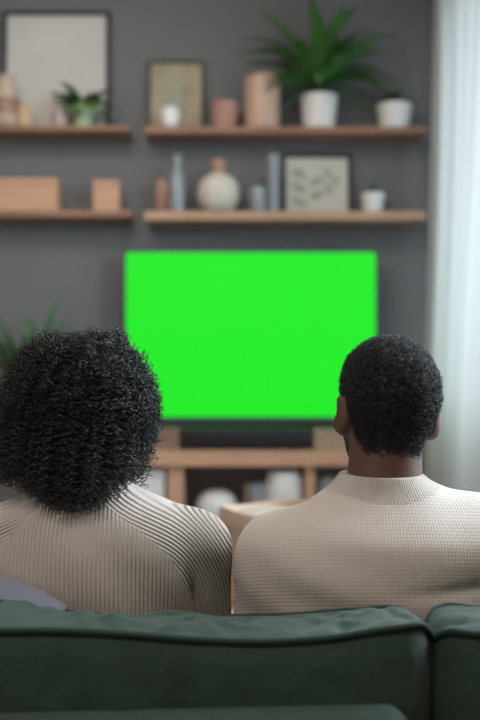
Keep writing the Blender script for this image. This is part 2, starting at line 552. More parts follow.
def leaf_shape(cx, cz, L, Wd, ang, y, n=8):
    V = []; ca, sa = math.cos(ang), math.sin(ang)
    for i in range(n + 1):
        s = i / n; wv = Wd * math.sin(PI * s) ** 0.8 / 2
        for q in (-1, 1):
            u, v = s * L, q * wv; V.append((cx + u * ca - v * sa, y, cz + u * sa + v * ca))
    F = [(2 * i, 2 * i + 1, 2 * i + 3, 2 * i + 2) for i in range(n)]
    return V, F


frame(2, 110, 10, ZUL, .022, M['print'], 'big black framed pale grey picture on the upper left shelf')
r = frame(148, 204, 60, ZUR, .012, M['beige_print'], 'small dark framed beige botanical picture on the upper right shelf')
b = MB()
for k in range(9):
    b.add(*leaf_shape(r[1] + .12 + .05 * math.sin(k * 2.2), r[3] + .12 + .018 * k, .07, .025, 1.5 + .9 * math.sin(k * 3.1), r[5] - .002))
r[7](b.build('leaf_drawing', M['leafprint'], r[0]))
r = frame(282, 352, 153, ZLR, .020, M['mat_white'], 'square black framed leaf print on the lower right shelf')
b = MB()
cx = (r[1] + r[2]) / 2
for k in range(5):
    b.add(*leaf_shape(cx - .045, r[3] + .045 + .036 * k, .10, .045, (0.5 if k % 2 else 2.6), r[5] - .002))
for k in range(3):
    b.add(*leaf_shape(cx + .075, r[3] + .10 + .04 * k, .08, .03, (1.1 if k % 2 else 2.0), r[5] - .002))
r[7](b.build('leaf_drawing', M['leafprint'], r[0]))


# ------------------------------------------------------------------ plants and pots
def pot(parent, cx, cy, z, r0, r1, h, m):
    MB().lathe((cx, cy, z), [(r0 * .9, 0), (r0, .004), (r1, h - .004), (r1, h), (r1 - .006, h), (r1 - .008, h - .02)], 40, False).build('pot', m, parent, True)
    MB().lathe((cx, cy, z + h - .022), [(r1 - .004, -.004), (r1 - .006, 0), (.002, .006)], 32, True).build('soil', M['soil'], parent, True)


def blade(c0, az, el, L, Wd, droop, n=9, fold=0.25):
    """an arching leaf: starts at c0, azimuth az, elevation el, bends down by droop"""
    V = []; p = Vector(c0); e = el; step = L / n
    side = Vector((-math.sin(az), math.cos(az), 0))
    for i in range(n + 1):
        s = i / n; wv = Wd * (math.sin(PI * min(1, s * .93 + .04)) ** .75) / 2
        d = Vector((math.cos(az) * math.cos(e), math.sin(az) * math.cos(e), math.sin(e)))
        nrm = side.cross(d) * -1
        V += [tuple(p - side * wv + nrm * wv * fold), tuple(p), tuple(p + side * wv + nrm * wv * fold)]
        p = p + d * step; e -= droop / n
    F = []
    for i in range(n):
        a = 3 * i; F += [(a, a + 1, a + 4, a + 3), (a + 1, a + 2, a + 5, a + 4)]
    return V, F


def plant(name, label, cx, cy, z, r0, r1, h, pm, lm, specs, stems=(), group=None, cat='plant'):
    t = thing(name, label, cat, (cx, cy, z), group)
    pot(t, cx, cy, z, r0, r1, h, pm)
    b = MB()
    for (ox, oy, oz, az, el, L, Wd, dr) in specs:
        V_, F_ = blade((cx + ox, cy + oy, z + oz), az, el, L, Wd, dr)
        b.add([(v[0], min(v[1], YF - .012 - .01 * abs(math.sin(v[2] * 40))), v[2]) for v in V_], F_)
    f = b.build('foliage', lm, t, True)
    if stems:
        s = MB()
        for pts, rr in stems: s.tube([(cx + p[0], cy + p[1], z + p[2]) for p in pts], rr, 6)
        s.build('stem', M['stem'], t, True)
    return t


R_ = random.Random(3)
# tall palm in white pot
sp = []
for k in range(62):
    az = k * 2.399 + R_.uniform(-.2, .2)
    el = R_.uniform(0.15, 1.45)
    L = R_.uniform(.28, .48) * (0.8 + 0.25 * math.sin(el))
    sc = 0.55 if math.sin(az) > 0.3 else 1.0    # the wall is close behind
    sp.append((0.01 * math.cos(az), 0.01 * math.sin(az), .20 + .05 * R_.random(), az, max(el, .9 if sc < 1 else .1), L * (0.75 if sc < 1 else 1), R_.uniform(.045, .07), R_.uniform(.6, 1.6)))
for az, el, L, dr in ((PI - .1, .25, .27, 1.1), (PI + .25, -.1, .20, .9), (-.1, .1, .30, 1.2), (.15 - .5, .5, .36, 1.4), (PI + .3, .75, .38, 1.2)):
    sp.append((0, 0, .19, az, el, L * 1.15, .075, dr))
plant('potted_palm', 'tall leafy green palm in a white pot on the upper right shelf', X(319), OD, ZUR, .080, .094, .168, M['white'], M['leaf'], sp,
      [([(0, 0, .15), (.004, 0, .2), (0, 0, .27)], .014), ([(.02, .01, .15), (.03, .01, .24)], .008), ([(-.02, -.01, .15), (-.03, 0, .24)], .008)])
# small dark plant in the white pot right of it
sp = [(0, 0, .12, k * 2.399, R_.uniform(.3, 1.4), R_.uniform(.07, .13), .03, .9) for k in range(16)]
plant('potted_plant', 'dark little plant in a white pot at the right end of the upper shelf', X(394), OD, ZUR, .072, .090, .125, M['white'], M['leaf_dark'], sp)
# tiny pot on the lower right shelf
sp = [(0, 0, .09, k * 2.399, R_.uniform(.5, 1.45), R_.uniform(.04, .075), .018, .8) for k in range(14)]
plant('potted_succulent', 'tiny plant in a small white pot right of the leaf print', X(373), OD, ZLR, .048, .058, .100, M['white'], M['leaf_dark'], sp)
# trailing plant on the upper left shelf
sp = []
for k in range(30):
    az = -PI / 2 + R_.uniform(-1.9, 1.9)
    sp.append((0.02 * math.cos(az), 0.02 * math.sin(az), .095, az, R_.uniform(.2, 1.3), R_.uniform(.08, .14), .05, R_.uniform(1.2, 2.6)))
plant('trailing_plant', 'leafy trailing plant in a pale green pot before the big picture', X(84), OD - .02, ZUL, .045, .058, .10,
      mat('pale_green_glaze', (0.36, 0.46, 0.30), .4), M['leaf_pale'], sp)
sp = []
for k in range(16):
    sp.append((0, 0, .095, -PI / 2 + (1 if k % 2 else -1) * R_.uniform(.3, 1.9), R_.uniform(.3, 1.0), R_.uniform(.14, .22), .045, R_.uniform(.6, 1.4)))
b = MB()
for s_ in sp:
    if math.sin(s_[3]) > .4: continue
    b.add(*blade((X(84) + s_[0], OD - .02, ZUL + s_[2]), *s_[3:]))
tp = [o for o in bpy.data.objects if o.name == 'trailing_plant'][0]
b.build('upper_leaves', M['leaf_dark'], tp, True)
MB().lathe((X(61), OD - .03, ZUL), [(.030, 0), (.036, .01), (.040, .07), (.034, .085), (.028, .085), (.030, .07)], 32).build(
    'ceramic_cup', mat('dusty_pink_glaze', (0.42, 0.34, 0.32), .6), None, True)
tag(bpy.data.objects['ceramic_cup'], 'small dusty pink cup left of the trailing plant', 'cup')

# things on the upper left shelf
t = thing('ceramic_jug', 'beige jug with a brown belly at the far left of the upper shelf', 'jug', (X(8), OD - .04, ZUL))
MB().lathe((X(8), OD - .04, ZUL), [(.055, 0), (.075, .03), (.072, .12), (.05, .18), (.042, .22), (.052, .25), (.046, .25), (.038, .22)], 36).build(
    'body', mat('beige_glaze', (0.50, 0.41, 0.30), .6, noise=((0.42, 0.33, 0.24), 8, (1, 1, 1))), t, True)
MB().lathe((X(8), OD - .04, ZUL), [(.0735, .135), (.0775, .12), (.0785, .075), (.0775, .055)], 36, False).build('brown_band', M['brown'], t, True)
MB().lathe((X(27), OD - .05, ZUL), [(.04, 0), (.044, .02), (.040, .09), (.030, .105), (.001, .108)], 32).build('wooden_bowl', mat('honey_wood', (0.5, 0.36, 0.22), .6), None, True)
tag(bpy.data.objects['wooden_bowl'], 'small honey coloured round pot right of the beige jug', 'pot')


def wood_box(name, px0, px1, py0, z, m, label, dep=.13, y=OD, cat='box', group=None, lid=True):
    x0, x1 = X(px0, y - dep / 2), X(px1, y - dep / 2); h = (CAM_Z - (py0 - 360) / F_PX * (y - dep / 2)) - z
    t = thing(name, label, cat, ((x0 + x1) / 2, y, z), group)
    hb = h * .8
    MB().box(((x0 + x1) / 2, y, z + hb / 2), (x1 - x0, dep, hb), .003).build('body', m, t)
    MB().box(((x0 + x1) / 2, y, z + hb + .0015 + (h - hb) / 2), (x1 - x0, dep, h - hb - .003), .003).build('lid', m, t)
    return t


wood_box('wooden_box', -14, 57, 178, ZLL, M['box_wood'], 'long light wooden box at the left of the lower left shelf', .14)
wood_box('wooden_box', 93, 119, 180, ZLL, M['box_wood'], 'small upright wooden box at the right of the lower left shelf', .11)

# things on the upper right shelf
MB().lathe((X(171), OD - .045, ZUR), [(.028, 0), (.046, .02), (.050, .055), (.044, .09), (.034, .103), (.028, .103), (.036, .085)], 36).build('ceramic_cup', M['white'], None, True)
tag(bpy.data.objects['ceramic_cup.001'], 'small round white cup in front of the beige botanical picture', 'cup')
t = thing('clay_pot', 'short terracotta pot with a twig between picture and tall wooden vase', 'pot', (X(225), OD, ZUR))
MB().lathe((X(225), OD, ZUR), [(.058, 0), (.062, .01), (.066, .125), (.066, .135), (.058, .135), (.056, .11)], 36).build('body', M['terracotta'], t, True)
MB().tube([(X(222), OD, ZUR + .1), (X(219), OD, ZUR + .17), (X(216), OD, ZUR + .19)], .006, 6).build('twig', M['brown'], t, True)
MB().lathe((X(262.5), OD - .01, ZUR), [(.084, 0), (.088, .006), (.090, .245), (.087, .258), (.078, .258), (.076, .2), (.076, .02)], 44).build('wooden_vase', M['turned_wood'], None, True)
tag(bpy.data.objects['wooden_vase'], 'tall cylindrical pale wooden vase left of the palm', 'vase')

# things on the lower right shelf
t = thing('brown_bottle', 'brown rectangular bottle left of the tall clear bottle', 'bottle', (X(163), OD, ZLR))
MB().box((X(163), OD, ZLR + .085), (.078, .06, .17), .012).build('body', M['brown'], t, True)
MB().lathe((X(163), OD, ZLR + .169), [(.016, 0), (.014, .02), (.016, .022)], 20).build('neck', M['brown'], t, True)
t = thing('glass_bottle', 'tall pale blue glass bottle left of the white round vase', 'bottle', (X(178), OD - .05, ZLR))
MB().lathe((X(178), OD - .05, ZLR), [(.034, 0), (.037, .01), (.037, .17), (.020, .205), (.016, .215), (.016, .27)], 32).build('body', M['frost'], t, True)
MB().lathe((X(178), OD - .05, ZLR + .262), [(.018, 0), (.02, .02)], 20).build('stopper', M['glass'], t, True)
t = thing('round_vase', 'round cream ceramic vase with wooden stopper on the lower right shelf', 'vase', (X(218.5), OD - .03, ZLR))
MB().lathe((X(218.5), OD - .03, ZLR), [(.055, 0), (.072, .006), (.098, .05), (.106, .095), (.098, .14), (.075, .172), (.045, .188), (.033, .195)], 44).build('body', M['cream'], t, True)
MB().lathe((X(218.5), OD - .03, ZLR + .192), [(.026, 0), (.026, .025), (.034, .04), (.036, .055), (.030, .070), (.012, .076)], 28).build('stopper', M['cork'], t, True)
t = thing('glass_jar', 'short bluish glass jar with a green sprig left of tall glass', 'jar', (X(259), OD, ZLR))
MB().lathe((X(259), OD, ZLR), [(.042, 0), (.046, .008), (.046, .12), (.038, .135), (.036, .135), (.043, .118), (.043, .012), (.001, .008)], 32).build('body', M['frost'], t, True)
b = MB()
for k in range(12): b.add(*blade((X(259), OD, ZLR + .10), k * 2.4, R_.uniform(.6, 1.4), R_.uniform(.05, .09), .022, .8))
b.build('sprig', M['leaf_dark'], t, True)
MB().lathe((X(273.5), OD - .04, ZLR), [(.026, 0), (.028, .006), (.029, .285), (.026, .285), (.025, .012), (.001, .01)], 28).build('glass_tube_vase', M['frost'], None, True)
tag(bpy.data.objects['glass_tube_vase'], 'tall narrow glass vase just left of the square leaf print', 'vase')

# ------------------------------------------------------------------ television, soundbar, console
TD = 4.45


def rrect(cx, cz, wd, h, r, n=8):
    pts = []
    for sx, sz, a0 in ((1, 1, 0), (-1, 1, PI / 2), (-1, -1, PI), (1, -1, 1.5 * PI)):
        for i in range(n + 1):
            a = a0 + PI / 2 * i / n
            pts.append((cx + sx * (wd / 2 - r) + r * math.cos(a), cz + sz * (h / 2 - r) + r * math.sin(a)))
    return pts


def plate(b, pts, y0, y1):
    n = len(pts); V = [(x, y0, z) for x, z in pts] + [(x, y1, z) for x, z in pts]
    b.add(V, [tuple(range(n)), tuple(range(n, 2 * n))[::-1]] + [(i, i + n, (i + 1) % n + n, (i + 1) % n) for i in range(n)])


x0, x1 = X(122.5, TD), X(378.5, TD); z1, z0 = CAM_Z - (248.5 - 360) / F_PX * TD, CAM_Z - (424 - 360) / F_PX * TD
t = thing('television', 'large flat television with a bright green screen mounted on the grey wall', 'television', ((x0 + x1) / 2, TD, z0))
b = MB(); plate(b, rrect((x0 + x1) / 2, (z0 + z1) / 2, x1 - x0, z1 - z0, .02), TD + .002, TD + .045); b.build('body', M['bezel'], t)
sx0, sx1 = X(126, TD), X(375.5, TD); sz1, sz0 = CAM_Z - (252.5 - 360) / F_PX * TD, CAM_Z - (417 - 360) / F_PX * TD
b = MB(); plate(b, rrect((sx0 + sx1) / 2, (sz0 + sz1) / 2, sx1 - sx0, sz1 - sz0, .012), TD - .001, TD + .004); b.build('screen', M['screen'], t)
MB().box(((x0 + x1) / 2, (TD + .044 + YF) / 2, (z0 + z1) / 2), (.3, YF - TD - .048, .2)).build('wall_bracket', M['metal'], t)

CD = 4.12                                   # console front
CZ1 = CAM_Z - (453 - 360) / F_PX * CD; CZ0 = CAM_Z - (466.5 - 360) / F_PX * CD
t = thing('media_console', 'long open oak media console under the television', 'console', (-.25, (CD + YF) / 2, 0))
cx0, cx1 = -1.5, .72
MB().box(((cx0 + cx1) / 2, (CD + 4.56) / 2, (CZ0 + CZ1) / 2), (cx1 - cx0, 4.56 - CD, CZ1 - CZ0), .003).build('top', M['console'], t)
for px0, px1 in ((166, 184), (305, 316)):
    xa, xb = X(px0, CD + .01), X(px1, CD + .01)
    MB().box(((xa + xb) / 2, (CD + 4.56) / 2 + .01, (CZ0 + .10) / 2), ((xb - xa) * (.9), 4.54 - CD - .02, CZ0 - .10), .002).build('upright', M['console'], t)
for xx in (cx0 + .02, cx1 - .02):
    MB().box((xx, (CD + 4.56) / 2, (CZ0 + .10) / 2), (.04, 4.56 - CD, CZ0 - .10), .002).build('side_panel', M['console'], t)
CS = 0.40                                   # lower shelf top
MB().box(((cx0 + cx1) / 2, (CD + 4.56) / 2 + .005, CS - .015), (cx1 - cx0 - .08, 4.56 - CD - .02, .03)).build('shelf', M['console'], t)
MB().box(((cx0 + cx1) / 2, (CD + 4.56) / 2 + .005, .11), (cx1 - cx0 - .08, 4.56 - CD - .02, .03)).build('shelf', M['console'], t)
MB().box(((cx0 + cx1) / 2, 4.57, (CZ0 + .1) / 2), (cx1 - cx0, .02, CZ0 - .1)).build('back_panel', M['console_in'], t)
for xx in (cx0 + .15, cx1 - .15):
    for yy in (CD + .06, 4.50): MB().lathe((xx, yy, 0), [(.014, 0), (.022, .096)], 16).build('leg', M['metal'], t, True)

sb = thing('soundbar', 'long black soundbar on the oak console below the television', 'soundbar', (X(246, 4.25), 4.3, CZ1))
xa, xb = X(181, 4.25), X(312, 4.25); hz = (CAM_Z - (428 - 360) / F_PX * 4.25) - CZ1
MB().box(((xa + xb) / 2, 4.31, CZ1 + hz / 2 + .004), (xb - xa, .12, hz - .008), .012).build('body', M['black'], sb, True)
for xx in (xa + .08, xb - .08): MB().box((xx, 4.31, CZ1 + .003), (.05, .08, .006)).build('foot', M['black'], sb)
brn = mat('smoked_oak', (0.25, 0.165, 0.12), .6, noise=((0.20, 0.13, 0.095), 6, (1, 1, 10)))
wood_box('wooden_box', 146, 180, 429, CZ1, brn, 'brown wooden box left of the black soundbar', .12, y=4.33, lid=False)
wood_box('wooden_box', 314, 356, 430, CZ1, mat('pale_box_wood', (0.36, 0.27, 0.21), .6), 'pale brown wooden box right of the black soundbar', .12, y=4.33, lid=False)

# things on the console's lower shelf
CI = 4.26
wb = thing('storage_box', 'white lidded storage box in the left bay of the console', 'box', (X(148, CI), CI, CS))
xa, xb = X(120, CI - .1), X(164, CI - .1)
MB().box(((xa + xb) / 2, CI, CS + .12), (xb - xa, .2, .24), .006).build('body', M['white'], wb)
MB().box(((xa + xb) / 2, CI, CS + .255), (xb - xa + .004, .204, .026), .004).build('lid', M['white'], wb)
t = thing('round_bowl', 'round white lidded pot in the middle bay of the console', 'pot', (X(216, CI), CI, CS))
MB().lathe((X(217, CI), CI, CS), [(.05, 0), (.075, .01), (.094, .07), (.098, .10), (.09, .115)], 40).build('body', M['white'], t, True)
MB().lathe((X(217, CI), CI, CS + .1), [(.094, .012), (.085, .035), (.06, .055), (.03, .064), (.004, .068)], 40).build('lid', M['white'], t, True)
t = thing('book_box', 'grey blue document box with a wooden side beside the white vase', 'box', (X(256, CI), CI, CS))
MB().box((X(260, CI), CI + .02, CS + .10), (.085, .16, .20), .004).build('body', mat('grey_board', (0.30, 0.31, 0.34), .8), t)
MB().box((X(247, CI), CI + .02, CS + .10), (.028, .16, .20), .003).build('wooden_side', brn, t)
MB().lathe((X(284, CI), CI - .03, CS), [(.06, 0), (.075, .01), (.086, .08), (.09, .18), (.082, .235), (.070, .26), (.062, .26), (.07, .22)], 40).build('tall_vase', M['white'], None, True)
tag(bpy.data.objects['tall_vase'], 'large white vase in the console beside the grey box', 'vase')
MB().lathe((X(301, CI), CI + .06, CS), [(.04, 0), (.045, .01), (.045, .16), (.03, .19), (.028, .21)], 28).build('glass_bottle', M['frost'], None, True)
tag(bpy.data.objects['glass_bottle.001'], 'blue grey glass bottle behind the large white console vase', 'bottle')
MB().lathe((X(327, CI), CI, CS), [(.05, 0), (.055, .02), (.055, .20), (.04, .23)], 28).build('grey_vase', mat('grey_glaze', (0.30, 0.34, 0.36), .4), None, True)
tag(bpy.data.objects['grey_vase'], 'grey vase in the console bay right of the oak upright', 'vase')

# leafy plant behind the woman's head, standing on the console
sp = []
for k in range(26):
    az = k * 2.399; sp.append((0, 0, .2, az, R_.uniform(1.0, 1.5), R_.uniform(.34, .56), .06, R_.uniform(.2, .7)))
plant('potted_fern', 'dim green plant on the console, peeking over the curly hair', X(28, 4.3), 4.30, CZ1, .07, .09, .2, brn, M['leaf_dark'], sp,
      [([(0, 0, .15), (.01, 0, .3), (0, 0, .36)], .008)])

# ------------------------------------------------------------------ coffee table, basket, rug
slab_r = MB().box((0.0, 2.95, .006), (2.0, 1.9, .012), .003).build('rug', M['rug'])
tag(slab_r, 'pale woven rug on the floor under the coffee table', 'rug')
t = thing('coffee_table', 'low oak coffee table standing in front of the sofa', 'table', (.1, 2.72, .012))
MB().box((.1, 2.72, .465), (1.0, .5, .03), .005).build('tabletop', M['console'], t)
for sx in (-1, 1):
    for sy in (-1, 1): MB().lathe((.1 + sx * .44, 2.72 + sy * .19, .012), [(.014, 0), (.02, .438)], 16).build('leg', M['console'], t, True)
BD, BR = 2.62, .150
bz = .48; btop = CAM_Z - (521 - 360) / F_PX * (BD - BR)
bxc = X(221, BD - .03) + BR
t = thing('fabric_basket', 'tan fabric basket with folded rim seen between the couple', 'basket', (bxc, BD, bz))
h = btop - bz + .012
V, F = [], []
prof = [(BR * .80, 0), (BR * .86, .01), (BR * .93, h * .4), (BR * .97, h * .7), (BR * .98, h - .05), (BR * 1.03, h - .048), (BR * 1.04, h - .01), (BR * 1.02, h), (BR * .98, h),
        (BR * .95, h - .02), (BR * .92, h * .6), (BR * .80, .02)]
o = MB().lathe((bxc, BD, bz), prof, 64).build('body', M['tan'], t, True)
for v in o.data.vertices:
    a = math.atan2(v.co.y, v.co.x); q = v.co.z / h
    v.co.z += .010 * q * math.sin(2 * a + .6); v.co.x *= 1 + .02 * math.sin(5 * a) * q; v.co.y *= 1 + .02 * math.sin(5 * a) * q
pts = []
for k in range(13):
    a = PI * k / 12; pts.append((bxc - BR * 1.0 - .012 * math.sin(a), BD - .05 - .04 * math.cos(a), btop - .06 - .05 * math.sin(a)))
MB().tube(pts, .009, 8).build('handle', M['leather'], t, True)
# contents: rolled beige blanket
b = MB().lathe((bxc, BD, bz + .03), [(.10, 0), (.118, .05), (.134, h - .08), (.125, h - .050), (.07, h - .038), (.002, h - .034)], 40)
o = b.build('folded_blanket', mat('beige_wool', (0.36, 0.30, 0.24), .95, bump=(200, .5, .002)), None, True)
tag(o, 'beige blanket stuffed inside the tan fabric basket', 'blanket')


# ------------------------------------------------------------------ the sofa
def interp(x, pts):
    xs_, ys_ = zip(*pts); return float(np.interp(x, xs_, ys_))


def smooth_interp(x, pts):
    xs_ = np.array([p[0] for p in pts], float); v = np.array([p[1] for p in pts], float)
    x = min(max(x, xs_[0]), xs_[-1]); i = min(int(np.searchsorted(xs_, x, side='right')) - 1, len(xs_) - 2)
    m = np.gradient(v, xs_); hh = xs_[i + 1] - xs_[i]; s = (x - xs_[i]) / hh
    return float((2 * s ** 3 - 3 * s ** 2 + 1) * v[i] + (s ** 3 - 2 * s ** 2 + s) * hh * m[i] + (-2 * s ** 3 + 3 * s ** 2) * v[i + 1] + (s ** 3 - s ** 2) * hh * m[i + 1])


DB, DFR = 1.16, 1.30                        # cushion: distance of its rear and front top edges
sofa = thing('sofa', 'dark green cotton sofa with piped back cushions, seen from behind', 'sofa', (0.05, 1.55, 0))


def back_cushion(xa, xb, fr, bk, seed, z_bot=.44):
    """fr, bk: (x px, y px) rows of the front and rear piping"""
    nx = 150; Lx = xb - xa
    fz = [((p[0] - 240) / F_PX * DFR, CAM_Z - (p[1] - 360) / F_PX * DFR) for p in fr]
    bz_ = [((p[0] - 240) / F_PX * DB, CAM_Z - (p[1] - 360) / F_PX * DB) for p in bk]
    rows = []; pipe_b = []; pipe_f = []
    NB, NT, NF = 34, 26, 20
    for i in range(nx + 1):
        s = i / nx; s2 = 0.5 - 0.5 * math.cos(PI * s) if True else s
        s2 = .35 * s2 + .65 * s
        x = xa + Lx * s2
        e = min(x - xa, xb - x)
        inset = .045 * (1 - min(1, e / .05)) ** 2            # rounded ends in plan
        zf = smooth_interp(x, fz) - .0055; zb = smooth_interp(x, bz_)
        yb, yf = DB + inset, DFR - inset
        zdrop = .018 * (1 - min(1, e / .026)) ** 2
        zf -= zdrop; zb -= zdrop
        row = []
        for j in range(NB):                                   # rear panel, bulging
            q = j / NB; z = z_bot + (zb - z_bot) * q
            bulge = .032 * math.sin(PI * min(1, q * 1.0)) ** .6 * min(1, e / .08) ** .5
            row.append((x, yb - bulge * (1 if q < .97 else .6), z))
        pipe_b.append((x, yb - .003, zb))
        for j in range(NT + 1):                               # top panel, crowned
            q = j / NT; y = yb + (yf - yb) * q; z = zb + (zf - zb) * q
            crown = .010 * math.sin(PI * q) ** .7 * min(1, e / .06) ** .5
            row.append((x, y, z + crown))
        pipe_f.append((x, yf + .002, zf))
        for j in range(1, NF + 1):
            q = j / NF; z = zf + (z_bot - zf) * q
            row.append((x, yf + .02 * math.sin(PI * q) ** .6, z))
        rows.append(row)
    A = np.array(rows)                                         # (nx+1, m, 3)
    m = A.shape[1]
    # creases: stretched waves on the top panel, softer on the rear panel
    xg, yg, zg = A[..., 0], A[..., 1], A[..., 2]
    jj = np.arange(m)[None, :]
    top = np.clip(np.minimum((jj - NB) / 4.0, (NB + NT - jj) / 4.0), 0, 1)
    rear = np.clip(np.minimum(jj / 5.0, (NB - jj) / 4.0), 0, 1)
    r = np.random.default_rng(seed)
    wv = np.zeros_like(xg); wr = np.zeros_like(xg)
    for k in range(60):
        xc = r.uniform(xa, xb); yc = r.uniform(DB + .02, DFR - .02); a = r.uniform(-.9, .9) + (.6 if r.random() < .5 else -.6)
        u = (xg - xc) * math.cos(a) + (yg - yc) * math.sin(a); v = -(xg - xc) * math.sin(a) + (yg - yc) * math.cos(a)
        wv += r.uniform(-.8, 1) * np.exp(-(u / .010) ** 2 - (v / .05) ** 2)
    for k in range(16):
        xc = r.uniform(xa, xb); zc = r.uniform(.70, .83); a = r.uniform(-.8, .8)
        u = (xg - xc) * math.cos(a) + (zg - zc) * math.sin(a); v = -(xg - xc) * math.sin(a) + (zg - zc) * math.cos(a)
        wr += r.uniform(-1, 1) * np.exp(-(u / .018) ** 2 - (v / .07) ** 2)
    A[..., 2] += .0085 * wv * top
    A[..., 1] -= .006 * wr * rear
    V = A.reshape(-1, 3).tolist(); n1 = nx + 1
    F = [(i * m + j, (i + 1) * m + j, (i + 1) * m + j + 1, i * m + j + 1) for i in range(nx) for j in range(m - 1)]
    F += [tuple(range(m - 1, -1, -1)), tuple(nx * m + j for j in range(m))]
    F += [(i * m, i * m + m - 1, (i + 1) * m + m - 1, (i + 1) * m) for i in range(nx)]
    c = link_mesh('back_cushion', V, F, M['sofa'], sofa)
    b = MB()
    side_b0 = [(xa + .002, DB + .043, z) for z in np.linspace(z_bot, pipe_b[0][2] - .01, 14)]
    side_b1 = [(xb - .002, DB + .043, z) for z in np.linspace(pipe_b[-1][2] - .01, z_bot, 14)]
    b.tube(side_b0 + pipe_b + side_b1, .0042, 8)
    b.tube(pipe_f, .0042, 8)
    b.build('piping', M['piping'], c, True)
    return c


back_cushion(X(-300, DB), X(438.5, DB), [(-320, 600), (-100, 588), (0, 598), (60, 608), (130, 614), (200, 613.5), (300, 611), (360, 606.5), (405, 604), (440, 608)],
             [(-320, 632), (-100, 628), (0, 630), (60, 630), (120, 633), (200, 639), (260, 641), (330, 637), (390, 628), (420, 626), (440, 632)], 5)
back_cushion(X(439, DB), .90, [(420, 606), (445, 602), (480, 605), (600, 610), (1100, 606)],
             [(430, 636), (460, 633), (480, 633), (600, 640), (1100, 632)], 9)


def rounded_back(xa, xb, ztop_a, ztop_b, name='back_frame'):
    """upholstered rear shell with rounded top edge and rounded ends"""
    prof = [(1.13, .08), (1.085, .08), (1.08, .2), (1.08, .62)]
    nx = 60; V = []; m = 0
    for i in range(nx + 1):
        s = i / nx; x = xa + (xb - xa) * (s * .3 + .7 * (.5 - .5 * math.cos(PI * s)))
        e = min(x - xa, xb - x); zt = ztop_a + (ztop_b - ztop_a) * (x - xa) / (xb - xa) - .035 * (1 - min(1, e / .035)) ** 2
        ins = .02 * (1 - min(1, e / .03)) ** 2
        row = [(1.155, .08), (1.085 + ins, .08), (1.078 + ins, .3), (1.078 + ins, zt - .03)]
        for k in range(1, 9):
            a = PI * k / 9; row.append((1.117 - (.039 - ins) * math.cos(a), zt - .03 + .03 * math.sin(a)))
        row += [(1.155, zt - .03)]
        m = len(row); V += [(x, y, z) for y, z in row]
    F = [(i * m + j, (i + 1) * m + j, (i + 1) * m + (j + 1) % m, i * m + (j + 1) % m) for i in range(nx) for j in range(m)]
    F += [tuple(range(m))[::-1], tuple(nx * m + j for j in range(m))]
    o = link_mesh(name, V, F, M['sofa'], sofa); o.data.set_sharp_from_angle(angle=math.radians(50)); return o


rounded_back(X(-330, 1.09), X(420, 1.09), CAM_Z - (729 - 360) / F_PX * 1.1, CAM_Z - (711 - 360) / F_PX * 1.1)
rounded_back(X(424, 1.09), .90, .725, .725)
# seats and arms
for xa, xb in ((X(-300, DB), X(438, DB)), (X(439, DB), .90)):
    o = MB().box(((xa + xb) / 2, 1.55, .20), (xb - xa - .004, .78, .24), .02).build('seat_base', M['sofa'], sofa, True)
    o = MB().box(((xa + xb) / 2, 1.63, .375), (xb - xa - .006, .62, .11), .035).build('seat_cushion', M['sofa'], sofa, True)
for xx in (X(-330, 1.1) - .06, 0.96):
    MB().box((xx, 1.52, .34), (.12, .86, .52), .04).build('arm', M['sofa'], sofa, True)
for xx in (X(-300, 1.1), .88):
    for yy in (1.14, 1.9): MB().lathe((xx, yy, 0), [(.015, 0), (.024, .082)], 14).build('leg', M['metal'], sofa, True)


# grey-blue throw over the cushion, left of the woman
def throw():
    V = []; nx, ny = 50, 44
    x0, x1 = X(-190, 1.3), X(64, 1.3)
    for i in range(nx + 1):
        s = i / nx; x = x0 + (x1 - x0) * s
        zt = CAM_Z - (smooth_interp(x / 1.29 * F_PX + 240, [(-260, 584), (-100, 578), (0, 584), (30, 594), (64, 608), (90, 616)]) - 360) / F_PX * 1.31
        for j in range(ny + 1):
            q = j / ny
            if q < .3:
                u = q / .3; y = 1.277 + .040 * u; z = zt - .016 * (1 - u) ** 2
            else:
                u = (q - .3) / .7; y = 1.317 + .012 * u; z = zt - .30 * u
            V.append((x, y + .003 * math.sin(x * 60 + q * 5), z + .003 * math.sin(x * 37 + q * 3)))
    m = ny + 1
    F = [(i * m + j, i * m + j + 1, (i + 1) * m + j + 1, (i + 1) * m + j) for i in range(nx) for j in range(ny)]
    o = link_mesh('throw_blanket', V, F, M['throw'])
    md = o.modifiers.new('thick', 'SOLIDIFY'); md.thickness = .012; md.offset = 0
    tag(o, 'grey blue throw tucked between the woman and the green sofa', 'blanket')


throw()


# ------------------------------------------------------------------ people
def rot(yaw, roll, pitch=0.0):
    """columns are the head's own axes in the world; the head looks along its +y"""
    m = Matrix.Rotation(yaw, 3, 'Z') @ Matrix.Rotation(roll, 3, 'Y') @ Matrix.Rotation(pitch, 3, 'X')
    return [[m[r][c] for c in range(3)] for r in range(3)]


def loc(R, c, p):
    v = Matrix(R) @ Vector(p); return (c[0] + v.x, c[1] + v.y, c[2] + v.z)


